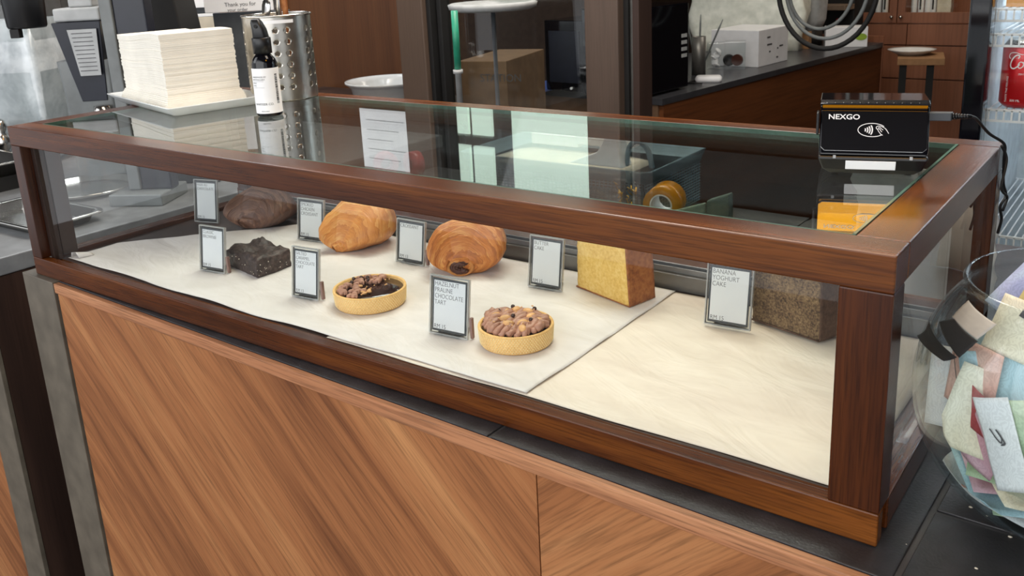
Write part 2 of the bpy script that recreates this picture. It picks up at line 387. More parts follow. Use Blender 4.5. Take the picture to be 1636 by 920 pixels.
obj('bottom_rail', MB().box(0, .026, .0, .024, D-.03, HB), 'mahY', case, bevel=bv)
obj('bottom_rail', MB().box(W-.024, .026, .0, W, D-.03, HB), 'mahY', case, bevel=bv)
obj('inner_stile', MB().box(.0255, .0275, HB, .036, .05, H-HT).box(.026, .014, HB-.006, .036, .0265, H-HT), 'dwood', case, bevel=.0006)
obj('inner_stile', MB().box(W-PF-.001, .012, HB, W-PF+.002, .016, H-HT), 'mahZ', case)
obj('floor_board', MB().box(.024, .026, .002, W-.024, D-.03, .0195), 'dwood', case)
obj('door_track', MB().box(.0255, D-.052, .0197, W-PF, D-.0305, .040).box(.0255, D-.046, .040, W-PF, D-.044, .047).box(.0255, D-.034, .040, W-PF, D-.0315, .047), 'alu', case, bevel=.0005)
# panes
obj('front_pane', MB().box(.0262, .0075+.0055, HB-.0063, W-PF-.0005, .0075+.0095, H-HT-.0002), 'glassSide', case)
obj('side_pane', MB().box(.0085, .0285, HB+.0002, .0125, D-.0285, H-HT-.0002), 'glassSide', case)
obj('side_pane', MB().box(W-.0125, .0285, HB+.0002, W-.0085, D-.0285, H-HT-.0002), 'glassSide', case)
obj('sliding_door', MB().box(.026, D-.042, .0405, .63, D-.039, H-HT-.0002), 'glassSide', case)
obj('sliding_door', MB().box(.57, D-.038, .0405, W-PF-.0005, D-.035, H-HT-.0002), 'glassSide', case)
tp = obj('top_pane', MB().box(wl+.0015, wf+.0015, H-.005, W-wr-.0015, D-wb-.0015, H), 'glassTop', case)
e = .0013
mb = MB()
mb.box(wl+.0003, wf+.0003, H-.005, W-wr-.0003, wf+.0013, H-.0002).box(wl+.0003, D-wb-.0013, H-.005, W-wr-.0003, D-wb-.0003, H-.0001)
mb.box(wl+.0003, wf+.0014, H-.005, wl+.0013, D-wb-.0014, H-.0002).box(W-wr-.0026, wf+.0014, H-.005, W-wr-.0003, D-wb-.0014, H+.0003)
obj('pane_edge', mb, 'glassEdge', tp, label='green ground edge of the top glass')

# parchment
F = .0228
def liner(name, poly_fn, mat, z0, label, x0, x1, nx, ny, seed, amp=1):
    mb = MB(); rows = []
    for i in range(nx+1):
        x = x0+(x1-x0)*i/nx; ya, yb = poly_fn(x); r = []
        for j in range(ny+1):
            t = j/ny; y = ya+(yb-ya)*t
            nz = noise.noise(Vector((x*9, y*22, seed)))*.0012 + noise.noise(Vector((x*30+y*30, y*60, seed+4)))*.0005
            edge = max(0, 1-t*14)
            nz += edge*.0012*noise.noise(Vector((x*14, 2, seed)))
            r.append((x+noise.noise(Vector((y*12, seed, 1)))*.002*(i in (0, nx)), y, z0+nz*amp))
        rows.append(r)
    mb.loft(rows, closed=False)
    o = obj(name, mb, mat, smooth=True)
    sd = o.modifiers.new('thick', 'SOLIDIFY'); sd.thickness = .0002
    return tag(o, label, 'baking paper')
def rightsheet(x): return .0278+.0018*math.sin(x*7)+.001*math.sin(x*31), .338
liner('parchment_sheet', rightsheet, 'linerR', .0204, 'cream parchment sheet under the banana cake at the right end of the case', .60, 1.172, 90, 60, 3, .4)
def leftsheet(x):
    ya = .0285+.002*math.sin(x*9+1)+.0012*math.sin(x*37)
    if x < .09: ya += 0
    yb = .338
    if x < .25: yb = min(yb, .06+(x+.002)*1.15)   # the sheet stops short of the back left corner
    return ya, max(yb, ya+.001)
liner('parchment_sheet', leftsheet, 'linerL', .0222, 'white parchment sheet lining the left and middle of the case', .04, .872, 150, 60, 9, .8)
mb = MB(); mb.loft([[(.043+.006*k/6, .034+.02*k/6, .0226), (.046+.006*k/6, .034+.02*k/6, .030-.004*k/6), (.054+.006*k/6, .036+.02*k/6, .031-.005*k/6), (.060+.006*k/6, .037+.02*k/6, .0228)] for k in range(7)], closed=False)
o = obj('paper_curl', mb, 'linerL', smooth=True); tag(o, 'curled paper corner at the left front end of the case', 'baking paper'); o.modifiers.new('s', 'SOLIDIFY').thickness = .0003

# ---------------------------------------------------------------- price tags
def price_tag(u0, v0, u1, v1, hgt, lines, price, label, block=False, tone='paper'):
    A = onz(u0, v0, F+.0003); B = onz(u1, v1, F+.0003); w_ = (B-A).length; ang = math.atan2(B.y-A.y, B.x-A.x)
    t = thing('price_tag', label, 'price tag', (A.x, A.y, F+.0006), ang, 'acrylic price tags in the case')
    tilt = Matrix.Rotation(-math.radians(9), 4, 'X')
    def P(mb): return mb.xf(tilt)
    obj('acrylic_holder', P(MB().box(0, 0, 0, w_, .0012, hgt).box(0, .0026, 0, w_, .0036, hgt)), 'acryl', t, bevel=.0005)
    m = .0034
    fr_ = MB().box(-.0001, -.0003, -.0001, .0016, .0039, hgt+.0001).box(w_-.0016, -.0003, -.0001, w_+.0001, .0039, hgt+.0001).box(.0016, -.0003, hgt-.0016, w_-.0016, .0039, hgt+.0001).box(.0016, -.0003, -.0001, w_-.0016, .0039, .0016)
    obj('holder_rim', P(fr_), 'acrim', t, bevel=.0004)
    obj('acrylic_base', MB().box(w_*.2, -.004, 0, w_*.8, .026, .0018), 'acryl', t, bevel=.0005)
    cd = obj('card', P(MB().box(m, .0014, m, w_-m, .0023, hgt-m)), 'border', t)
    b = .0024
    obj('card_face', P(MB().box(m+b*.8, .00130, m+b*1.1, w_-m-b*.8, .00139, hgt-m-b)), tone, cd)
    s = (w_-2*m-2*b)/6.5
    tm = MB(); x = m+b+.0003; z = hgt-m-b-s*.95
    for ln in lines: join(tm, text_mb(ln, s*1.18, x, z, thin=-.00010, sx=.86)); z -= s*1.12
    pt = text_mb(price, s*1.12, x, m+b*1.3, thin=-.00006, sx=.86)
    obj('lettering', P(tm.off(0, .00126, 0)), 'text', cd); obj('price_lettering', P(pt.off(0, .00126, 0)), 'text', cd)
    if block: obj('holder_clip', MB().box(w_+.0004, .0045, .0, w_+.0036, .009, hgt*.36), flat('clip_brown', (132, 104, 96), .5), t, bevel=.0005)
price_tag(311, 354, 348, 357, .070, ['PAIN AU', 'CHOCOLATE'], 'RM 15', 'price tag reading PAIN AU CHOCOLATE, left of the dark cocoa pastry')
price_tag(319, 431, 359, 438, .063, ['CLASSIC', 'BROWNIE'], 'RM 15', 'price tag reading CLASSIC BROWNIE, left of the brownie', True)
price_tag(475, 382, 517, 388, .063, ['SMOKED', 'CHICKEN', 'CROISSANT'], 'RM 15', 'price tag reading SMOKED CHICKEN CROISSANT', True)
price_tag(466, 473, 509, 481, .064, ['SALTED', 'CARAMEL', 'CHOCOLATE', 'TART'], 'RM 13', 'price tag reading SALTED CARAMEL CHOCOLATE TART', True)
price_tag(632, 417, 677, 426, .060, ['CROISSANT'], 'RM 13', 'price tag reading only CROISSANT RM 13', True)
price_tag(685, 531, 747, 544, .066, ['HAZELNUT', 'PRALINE', 'CHOCOLATE', 'TART'], 'RM 15', 'price tag reading HAZELNUT PRALINE CHOCOLATE TART', True)
price_tag(843, 457, 897, 467, .065, ['BUTTER', 'CAKE'], 'RM 15', 'price tag reading BUTTER CAKE, left of the yellow cake slice')
price_tag(1124, 517, 1198, 530, .069, ['BANANA', 'YOGHURT', 'CAKE'], 'RM 15', 'price tag reading BANANA YOGHURT CAKE at the right end of the case')

# ---------------------------------------------------------------- croissants
# croissant with chocolate showing: near arm points at the camera
view = math.radians(36)
def front_roll(name, label, mat, foot, rz, wid, hgt, dep, seed, nose=.30, bands=8, nx=-.1, holed=False, flare=.6):
    """rounded rolled body with concentric dough layers around a low nose at the front (-Y local)"""
    t = thing(name, label, 'pastry', (foot.x, foot.y, F), rz)
    n, m = 150, 110; rings = []
    for i in range(n+1):
        s = i/n                                      # 0 nose ... 1 back
        t_ = max(0, (s-.05)/.45); prof = nose*(.9+2*min(s, .05))+(1-nose)*math.sin(min(1, t_)*PI/2)**flare if s < .50 else math.cos((s-.50)/.50*PI/2)**.5
        prof = max(prof, .03)
        y = dep*s*.95
        ring = []
        for j in range(m):
            a = 2*PI*j/m; ca_, sa = math.cos(a), math.sin(a)
            cx = nx*wid*(1-min(1, s/.5))**1.1
            k = s**.8*bands+.30*math.sin(2*a+seed)+.35*noise.noise(Vector((ca_*1.3+seed, sa*1.3, s*2))); fr = k-math.floor(k)
            lip = 1+.045*(fr**1.3)*(1-s*.5)-.02
            if fr > .90: lip -= (fr-.90)/.10*.045*(1-s*.5)
            q = lip*(1+.06*noise.noise(Vector((ca_*1.2+seed, sa*1.2, s*2.2)))+.012*noise.noise(Vector((ca_*7, sa*7+seed, s*26))))
            # wide shoulders, pinched foot
            wx = wid/2*(1+.0*sa)*(1 if sa > -.1 else 1-.30*(1-s)*(-sa-.1))
            x = cx+wx*prof*q*ca_
            h = hgt*prof*q
            z = h*.46+h*.54*sa+.004*noise.noise(Vector((ca_*2, seed, s*4)))
            arms = -.030*abs(ca_)**2.5*math.sin(min(1, s*1.6)*PI)*(.5+.5*(sa < .9))
            top = -.006*max(0, sa)*(1-s)
            ring.append((x, y+arms+top, max(z, .0006)))
        rings.append(ring)
    mb = MB().loft(rings); obj('crust', mb, mat, t, smooth=True)
    if holed:
        nw = wid*nose*.5; nh = hgt*nose
        ri = [[(nx*wid+nw*r*math.cos(2*PI*k/28), y, nh*.46+nh*.5*r*math.sin(2*PI*k/28)+.0006) for k in range(28)] for r, y in ((1.02, .0), (1.0, -.0032), (.86, -.0040), (.74, -.0012), (.70, .004))]
        obj('cut_dough', MB().loft(ri, cap0=False), 'croissL', t, smooth=True)
        mb = MB()
        for r, y in ((.62, -.0022), (.44, -.0034), (.25, -.0026)):
            mb.tube([(nx*wid+nw*r*1.0*math.cos(2*PI*k/18+.5), y+.001*math.sin(k*2.1), nh*.47+nh*.5*r*math.sin(2*PI*k/18+.5)) for k in range(16)], .0024, 7)
        mb.sphere((nx*wid, .0, nh*.46), (nw*.68, .002, nh*.34))
        obj('chocolate_filling', mb, 'choc', t, smooth=True)
    return t
front_roll('croissant', 'golden croissant with chocolate showing at its open end', 'croiss', onz(745, 440, F)+Vector((.0, .002, 0)), view-.04, .102, .070, .075, 2.3, .36, 10, -.08, True, .50)
front_roll('croissant', 'pale golden croissant beside the smoked chicken price tag', 'croissL', onz(566, 404, F), view-.22, .100, .072, .092, 5.1, .20, 10, -.24, False, .85)
front_roll('cocoa_croissant', 'dark brown cocoa rolled pastry in the back left of the case', 'croissD', onz(410, 366, F), view-.25, .104, .062, .080, 8.7, .34, 8, -.12, False, .6)

# ---------------------------------------------------------------- brownie
def rough_block(poly, z1, seed, amp, div=16, wob=.0):
    """block grown from a base outline, sides and top broken up like cut cake"""
    mb = MB(); n = len(poly); P = []
    for i in range(n):
        a, b = Vector((*poly[i], 0)), Vector((*poly[(i+1) % n], 0))
        for k in range(div): P.append(a.lerp(b, k/div))
    c = sum(P, Vector())/len(P); rings = []
    L = 14
    for l in range(L+1):
        t = l/L
        inset = 0 if t > 0 else .0012
        ring = []
        for i, p in enumerate(P):
            d = (p-c).normalized(); z = z1*t
            ww = noise.noise(Vector((p.x*90+seed, p.y*90, z*90)))*amp+noise.noise(Vector((p.x*300+seed, p.y*300, z*300)))*amp*.4
            cor = -.0018*(t > .96)
            ring.append(p+d*(ww-inset+cor)+Vector((0, 0, z+(.0 if t == 0 else wob*noise.noise(Vector((p.x*40+seed, p.y*40, 2)))*t))))
        rings.append(ring)
    for k in (.9, .75, .55, .35, .15):
        rings.append([c+(p-c)*k+Vector((0, 0, z1+.0012+wob*1.4*noise.noise(Vector(((c+(p-c)*k).x*55+seed, (c+(p-c)*k).y*55, 2)))+amp*noise.noise(Vector(((c+(p-c)*k).x*260+seed, (c+(p-c)*k).y*260, 9))))) for p in P])
    return mb.loft(rings)
bA, bB, bC = onz(364, 424, F), onz(412, 445, F), onz(466, 425, F)
bD = bA+(bC-bB)
t = thing('brownie', 'dark chocolate brownie with a cracked top behind its price tag', 'pastry', (bB.x, bB.y, F))
loc = lambda p: (p.x-bB.x, p.y-bB.y)
obj('cake_body', rough_block([loc(bB), loc(bC), loc(bD), loc(bA)], .024, 3, .0022, 14, .006), 'brownie', t, smooth=True)
mb = MB()
for i in range(26):
    s = rnd.random(); p = bB.lerp(bC, s) if i % 3 else bB.lerp(bA, s)
    mb.sphere((p.x-bB.x+.001, p.y-bB.y-.0012, rnd.uniform(.004, .02)), rnd.uniform(.0004, .0008), 5, 4)
obj('sugar_specks', mb, 'cream', t)

# ---------------------------------------------------------------- cake slices
def slice_cake(name, label, a, b, c, h, body, crust, lean, seed):
    t = thing(name, label, 'cake', (a.x, a.y, F))
    A = Vector((0, 0, 0)); B = Vector((b.x-a.x, b.y-a.y, 0)); C_ = Vector((c.x-a.x, c.y-a.y, 0)); Dd = A+(C_-B)
    mb = MB()
    def wall(p, q, r0, r1, nx, nz, mi, amp, bulge=0):
        nrm = (q-p).cross(Vector((0, 0, 1))).normalized(); R_ = []
        for i in range(nz+1):
            row = []
            for j in range(nx+1):
                s = j/nx; z = h*i/nz; P_ = p.lerp(q, s)
                row.append(P_+nrm*(amp*noise.noise(Vector((s*40+seed, z*500, 1)))*(0 < j < nx)+bulge*math.sin(PI*s)*math.sin(PI*i/nz))+Vector((0, 0, z)))
            R_.append(row)
        mb.loft(R_, closed=False, mi=mi)
    # crumb body as ring loft with a small lean of the right side crust
    n = 22; rings = []
    for i in range(n+1):
        tz = i/n; z = h*tz; k = lean*tz
        ax = (B-A).normalized()
        a2, b2, c2, d2 = A+ax*k*.4, B-ax*k, C_-ax*k, Dd+ax*k*.4
        ring = []
        for p, q in ((a2, b2), (b2, c2), (c2, d2), (d2, a2)):
            for j in range(20):
                P_ = p.lerp(q, j/20); d = (P_-(a2+c2)*.5).normalized()
                P_ = P_+d*(.0009*noise.noise(Vector((P_.x*160+seed, P_.y*160, z*160)))+.0006*noise.noise(Vector((P_.x*500, P_.y*500, z*500+seed)))-.0016*(j == 0))
                ring.append(P_+Vector((0, 0, z+(.0025*math.sin(PI*j/20) if i == n and j else 0))))
        rings.append(ring)
    obj('crumb', MB().loft(rings), body, t, smooth=True)
    # crust: right side, back edge and base, a thin skin just outside the crumb
    mb = MB(); ax = (B-A).normalized(); o_ = ax*.0011; R_ = []
    for i in range(19):
        tz = i/18; k = lean*tz; row = []
        for j in range(13):
            P_ = (B-ax*k).lerp(C_-ax*k, j/12)+o_*(1+.5*noise.noise(Vector((j*.7, i*.5, seed))))
            row.append(P_+Vector((0, 0, .0003+(h-.0003)*tz)))
        R_.append(row)
    mb.loft(R_, closed=False)
    ft = (B-A).cross(Vector((0, 0, 1))).normalized()*.0004
    lowA, lowB = A+ft, B+o_+ft
    mb.loft([[lowA+Vector((0, 0, .0002)), lowB+Vector((0, 0, .0002))], [lowA+Vector((0, 0, .0020)), lowB+Vector((0, 0, .0014))]], closed=False)
    cr = obj('crust', mb, crust, t, smooth=True); cr.modifiers.new('s', 'SOLIDIFY').thickness = .0012
    return t
slice_cake('butter_cake_slice', 'thick yellow butter cake slice with brown crust', onz(921, 458, F), onz(1005, 491, F), onz(1046, 475, F), .078, 'butter', 'crust', .006, 4)
slice_cake('banana_cake_slice', 'speckled brown banana cake slice by the right post', onz(1200, 510, F), onz(1308, 546, F), onz(1352, 532, F), .066, 'banana', 'bancrust', .001, 9)

# ---------------------------------------------------------------- tarts
def tart(label, c, r, full, seed):
    t = thing('tart', label, 'tart', (c.x, c.y, F)); R_ = random.Random(seed)
    h = .0205
    prof = [(r*.93, .0), (r*.955, .0015), (r, h-.001), (r-.0004, h), (r-.0026, h), (r-.0032, h-.001), (r*.9-.003, .004), (.001, .004)]
    sh = MB().lathe(prof, 72, cap1=True)
    obj('shell', sh, 'shell', t, smooth=False, bevel=0)
    for p in bpy.data.objects[-1:] if False else []: pass
    mb = MB()
    for row in range(8):
        for k in range(84):
            a = 2*PI*(k+.5*(row % 2))/84; z = .0028+row*.0021; rr = r*.955+(r-r*.955)*(z/h)
            mb.sphere((rr*math.cos(a), rr*math.sin(a), z), (.0007, .0007, .0006), 5, 4)
    d = obj('dimple_pattern', mb, M['dots'], t, label='raised dotted texture around the tart side')
    obj('ganache', MB().lathe([(.001, .006), (r-.0036, .006), (r-.0033, h-.0034), (r*.5, h-.0030), (.001, h-.0030)], 56, cap0=True), 'ganache', t, smooth=True)
    # cream ruffles
    mb = MB(); z0 = h-.003
    if full:
        for i in range(11):
            xx = -r*.80+i*r*.16; L = math.sqrt(max(0, (r*.86)**2-xx*xx))
            if L < .004: continue
            pts = []; rr = []
            for k in range(15):
                s = k/14*2-1
                pts.append((xx+.0016*math.sin(s*7+i), s*L, z0+.0028+(.0052*(1-s*s))+.0016*math.sin(s*9+i*2.3))); rr.append(.0042*(1-.35*s*s)*(1+.25*math.sin(s*17+i)))
            mb.tube(pts, rr, 8)
        for k in range(22):
            a = 2*PI*k/22; q = r*.82
            mb.tube([(q*math.cos(a+.10*s)*(1-.18*s), q*math.sin(a+.10*s)*(1-.18*s), z0+.002+.004*s) for s in (0, .5, 1, 1.5, 2)], [.0022, .0032, .0034, .0026, .0012], 7)
    else:
        for k in range(44):
            a = PI*.60+R_.random()*PI*.98; q = r*R_.uniform(.36, .84)
            x, y = q*math.cos(a), q*math.sin(a)
            mb.tube(crom([(x, y, z0), (x+.002, y-.001, z0+.0032), (x+.0045, y+.0008, z0+.0042), (x+.0068, y-.001, z0+.0015)], 4), [.0022, .0026, .0029, .0031, .0030, .0028, .0026, .0024, .0022, .0018, .0014, .0010, .0006], 9)
    obj('piped_cream', mb, 'praline', t, smooth=True)
    ztop = h+.0080 if full else h+.003
    spots = [(-.020, .010), (-.022, -.006), (.002, .020), (.014, .009), (.016, -.009), (-.006, -.010), (.026, .006), (-.012, .018), (.004, -.018), (.022, -.018)] if full else [(-.010, -.006), (-.006, -.014), (.002, -.012), (.006, -.018), (.010, -.010), (.013, -.014), (.001, -.020), (.012, -.020), (-.020, -.004)]
    for i, (x, y) in enumerate(spots):
        q = 1.25 if full else .66
        zt = ztop-(.006*((x*x+y*y)/(r*r)) if full else .003)
        sp = MB().sphere((0, 0, 0), (.0052*q, .0034*q, .0026*q), 12, 8)
        sp.xf(Matrix.Translation((x, y, zt)) @ Matrix.Rotation(R_.uniform(0, 3), 4, 'Z') @ Matrix.Rotation(R_.uniform(-.5, .5), 4, 'X'))
        obj('nut', sp, 'nut', t, smooth=True)
    ps = [(-.018, .020), (.006, .027), (.021, -.001), (-.024, .002), (.000, -.004)] if full else [(-.026, .012), (-.019, .016), (-.031, .004), (-.012, .010), (-.024, -.006)]
    for x, y in ps:
        obj('chocolate_pearl', MB().sphere((x, y, ztop+.0016-(.004*((x*x+y*y)/(r*r)) if full else .002)), .0024, 12, 8), 'pearl', t, smooth=True)
    mb = MB()
    for i in range(40 if not full else 22):
        a = R_.random()*2*PI; q = r*math.sqrt(R_.random())*.75; x, y = q*math.cos(a), q*math.sin(a)
        if not full and x > .016: continue
        mb.sphere((x, y, ztop+(.0008 if full else -.0036)), (R_.uniform(.0008, .0018), .001, .0008), 6, 4)
    o = obj('nut_crumbs', mb, 'nut', t); o['kind'] = 'stuff'
    return t
def tart_center(ul, ur, vm):
    a = onz(ul, vm, F+.010); b = onz(ur, vm, F+.010); return (a+b)/2, (b-a).length/2
c1, r1 = tart_center(533, 651, 470); c2, r2 = tart_center(762, 888, 530)
tart('dark chocolate tart half covered with cream, nuts and chocolate pearls', c1, r1*.96, False, 5)
tart('tart piled with piped praline cream, hazelnuts and chocolate pearls', c2, r2*.96, True, 6)

# ================================================================ ON TOP OF THE CASE
# plate and napkins
Z = H+.0004
pc = Vector((.035, .265, Z)); pr_ = math.radians(-3)
PX, PY = .118, .072
t = thing('plate', 'white rectangular plate under the tall napkin stack', 'plate', (.078, .240, Z), math.radians(-13))
def rrect(hx, hy, r, z, n=6):
    out = []
    for cx_, cy_, a0 in ((hx-r, hy-r, 0), (-hx+r, hy-r, PI/2), (-hx+r, -hy+r, PI), (hx-r, -hy+r, 3*PI/2)):
        for k in range(n+1): a = a0+PI/2*k/n; out.append((cx_+r*math.cos(a), cy_+r*math.sin(a), z))
    return out
obj('dish', MB().loft([rrect(.118, .064, .008, .0), rrect(.121, .067, .008, .003), rrect(.134, .078, .007, .0125), rrect(.135, .079, .007, .0140), rrect(.132, .076, .007, .0140), rrect(.123, .068, .007, .0045), rrect(.03, .02, .005, .0042)]), 'ceram', t, smooth=False)
nap = thing('napkin_stack', 'tall stack of folded white paper napkins on a white plate', 'napkins', (.064, .243, Z+.0046), math.radians(-14))
mb = MB(); mbw = MB(); nh = 0; k = 0; R_ = random.Random(3)
while nh < .104:
    th = .0022+.0008*R_.random(); j = R_.uniform(-.0010, .0010); j2 = R_.uniform(-.0006, .0006); k += 1
    tt = nh/.104; hx = .096+.010*max(0, 1-nh/.016)**.5; hy = .055+.006*max(0, 1-nh/.016)**.5
    sag = lambda x: .0040*tt*math.sin((x/.10)*2.4)
    rings = []
    for q in range(17):
        x = -hx+2*hx*q/16
        dz = sag(x)
        inn = .0006 if q in (0, 16) else 0
        rings.append([(x+j, -hy+j2+.0003, nh+dz), (x+j, -hy+j2, nh+th*.5+dz), (x+j, -hy+j2+.0003, nh+th*.97+dz), (x+j, hy+j2, nh+th*.99+dz), (x+j, hy+j2, nh+dz)])
    (mb).loft(rings, smooth=False); nh += th
o = obj('folded_napkins', mb, 'napkin', nap)

# spray bottle
bc = onz(426, 186, Z); bc = Vector((.3125, .2125, Z))
t = thing('spray_bottle', 'small black spray bottle with white printed label', 'bottle', bc, math.radians(38))
br = .0175
obj('bottle_body', MB().lathe([(.013, 0), (br-.001, .0008), (br, .003), (br, .072), (br-.002, .078), (br-.006, .083), (.0100, .085), (.0100, .087)], 40), 'blackg', t, smooth=True)
lb = MB(); n = 40
lb.loft([[( (br+.0004)*math.cos(a), (br+.0004)*math.sin(a), z) for a in [PI*1.5-2.3+4.6*k/n for k in range(n+1)]] for z in (.005, .0665)], closed=False)
ob = obj('label', lb, 'paper', t, smooth=True); 
def wrap_text(s, size, a0, z, sx=1):
    m_ = text_mb(s, size, 0, z, sx=sx)
    for v in m_.b.verts: a = a0+v.co.x/br; v.co = Vector(((br+.0006)*math.cos(a), (br+.0006)*math.sin(a), v.co.z))
    return m_
tm = MB()
a0 = PI*1.5-.95
for s_, sz, zz in (('HANDMADE BY', .0030, .054), ('APOTHECARY', .0030, .0505), ('SPRAY', .0026, .046), ('60 ML', .0026, .0425), ('SANITISER CO.', .0042, .0165), ('REFILLABLE', .0022, .0075)):
    join(tm, wrap_text(s_, sz, a0+(.55 if s_ == 'REFILLABLE' else 0), zz))
obj('printed_text', tm, 'inkb', ob)
ln = MB()
for zz in (.049, .0405):
    ln.loft([[((br+.0006)*math.cos(a), (br+.0006)*math.sin(a), z) for a in [a0+1.0*k/10 for k in range(11)]] for z in (zz, zz+.0002)], closed=False)
rb = random.Random(2); z = .018
while z < .058:
    h_ = rb.choice((.0005, .0008, .0014)); ln.loft([[((br+.0006)*math.cos(a), (br+.0006)*math.sin(a), q) for a in [PI*1.5+.92+.25*k/4 for k in range(5)]] for q in (z, z+h_)], closed=False); z += h_+rb.choice((.0004, .0008))
obj('printed_bars', ln, 'inkb', ob)
mb = MB().lathe([(.0128, .0855), (.0128, .106), (.0118, .107)], 32)
for k in range(32): a = 2*PI*k/32; mb.box(-.0003, -.0003, .078, .0003, .0003, .0925) if False else None
obj('collar', mb, 'black', t, smooth=False)
pts = [(.0088, .094), (.0088, .108), (.0082, .112)]
mb = MB().loft([rrect(.0100, .0105, .006, .107), [(x-.001, y, .118) for x, y, z_ in rrect(.0088, .0098, .005, 0)], [(x-.0035, y*.95-.001, .127+y*.1) for x, y, z_ in rrect(.0072, .0080, .004, 0)], [(x-.0045, y-.001, .1315+y*.1) for x, y, z_ in rrect(.005, .005, .002, 0)]])
obj('spray_head', mb, 'black', t, bevel=.0006, smooth=False)
obj('nozzle', MB().tube([(-.003, -.0085, .122), (-.003, -.0115, .1225)], .0024, 12), 'blackm', t)

# perforated cutlery holder
cc = Vector((.190, .342, Z))
t = thing('cutlery_holder', 'perforated stainless steel cutlery holder behind the spray bottle', 'cutlery holder', cc, math.radians(37))
cr_, chh = .0515, .129
def perforated(r, h, holes_rows, ang_list, hr, n=192, nz=96):
    """cylinder wall with real round holes"""
    mb = MB(); V = {}
    def hid(a, z):
        for ha in ang_list:
            da = (a-ha+PI) % (2*PI)-PI
            for hz in holes_rows:
                if (da*r)**2+(z-hz)**2 < hr*hr: return True
        return False
    for i in range(nz+1):
        for j in range(n):
            a = 2*PI*j/n; z = h*i/nz
            # snap vertices near a hole rim onto the rim
            for ha in ang_list:
                da = (a-ha+PI) % (2*PI)-PI
                if abs(da*r) > hr*1.6: continue
                for hz in holes_rows:
                    d = math.hypot(da*r, z-hz)
                    if hr*.66 < d < hr*1.34: f = hr/d; a = ha+da*f; z = hz+(z-hz)*f; break
            V[i, j] = mb.b.verts.new((r*math.cos(a), r*math.sin(a), z))
    for i in range(nz):
        for j in range(n):
            a = 2*PI*(j+.5)/n; z = h*(i+.5)/nz
            if hid(a, z): continue
            f = mb.b.faces.new([V[i, j], V[i, (j+1) % n], V[i+1, (j+1) % n], V[i+1, j]]); f.smooth = True
    return mb
rows = [.021+.0170*k for k in range(6)]
angs = [math.radians(d) for d in (-118, -99, -80, -61, -22, -3, 16, 54, 73, 92, 111, 149, 168, 187, 206)]
o = obj('perforated_wall', perforated(cr_, chh-.003, rows, angs, .0037), 'steelb', t); o.modifiers.new('s', 'SOLIDIFY').thickness = .0007
obj('rim', MB().tube([( (cr_+.0006)*math.cos(2*PI*k/64), (cr_+.0006)*math.sin(2*PI*k/64), chh-.002) for k in range(65)], .0016, 8), 'steel', t, smooth=True)
obj('base', MB().lathe([(.001, .0004), (cr_-.004, .0004), (cr_-.0006, .0012), (cr_-.0009, .0045), (cr_-.005, .0022), (.001, .0022)], 64), 'steel', t, smooth=True)
mb = MB()
mb.loft([[(cr_*1.012*math.cos(a), cr_*1.012*math.sin(a), z) for a in [-2.0+1.15*k/12 for k in range(13)]] for z in (.1165, .1215)], closed=False)
obj('white_sticker', mb, 'paper', t, smooth=True)
def cutlery(name, label, dx, dy, tilt, tdir, kind, mat='steel'):
    q = thing(name, label, name.replace('_', ' '), (cc.x+dx, cc.y+dy, Z+.004), 0)
    mt = Matrix.Rotation(tilt, 4, Vector((math.cos(tdir), math.sin(tdir), 0)))
    if kind == 'handle': mb = MB().loft([[(x*wd, y, z) for x, y, z_ in rrect(1, .0012, .0009, 0, 3)] for wd, z in ((.003, 0), (.0035, .10), (.0060, .135), (.0100, .175), (.0110, .195), (.0100, .21), (.006, .22))])
    elif kind == 'paddle': mb = MB().loft([[(x*wd, y, z) for x, y, z_ in rrect(1, .0010, .0008, 0, 3)] for wd, z in ((.004, 0), (.004, .105), (.006, .115), (.0090, .127), (.0094, .138), (.0074, .145), (.003, .148))])
    obj('handle', mb.xf(mt), mat, q, smooth=True)
cutlery('spoon', 'steel spoon handle with a rounded end at the left rim of the holder', -.034, -.016, .16, 2.2, 'paddle')
cutlery('knife', 'tall wide steel knife handle standing in the cutlery holder', .006, .004, .06, .6, 'handle')
cutlery('fork', 'copper coloured fork standing right of the tall knife', .018, .012, .10, .4, 'handle', 'crust')

# ---------------------------------------------------------------- card terminal
ta = onz(1312, 276, Z); tb = onz(1473, 281, Z); tang = math.atan2(tb.y-ta.y, tb.x-ta.x)
TW = (tb-ta).length; 
t = thing('card_terminal', 'black contactless card payment terminal standing on the case top', 'card terminal', ((ta.x+tb.x)/2, (ta.y+tb.y)/2, Z), tang)
tw = .0465
# profile in (y, z): y grows to the back
def tloft(prof, hw, ch):
    """profile swept in x with pinched ends"""
    return MB().loft([[(x, y*(1), z) for y, z in prof] for x in (-hw+ch*0, hw)], smooth=False)
def body_ring(y, z, hw, r): return (y, z, hw)
# lower tray: tapering sides
lo = [(-.004, .0012, .034), (-.0080, .0060, .0405), (-.0120, .0155, .0440), (-.0118, .0182, .0446)]
mb = MB().loft([[(-hw, y, z), (hw, y, z), (hw*1.0, y+.085-z*.4, z+.0006), (-hw*1.0, y+.085-z*.4, z+.0006)] for y, z, hw in lo], smooth=False)
obj('lower_body', mb, 'black', t, bevel=.0018, seg=3)
up = [(-.0116, .0188, .0434), (-.0085, .0240, .0442), (.0098, .0555, .0442), (.0112, .0578, .0442)]
mb = MB().loft([[(-hw, y, z), (hw, y, z), (hw, .074, z), (-hw, .074, z)] for y, z, hw in up], smooth=False)
face = obj('upper_body', mb, 'blackg', t, bevel=.002, seg=3)
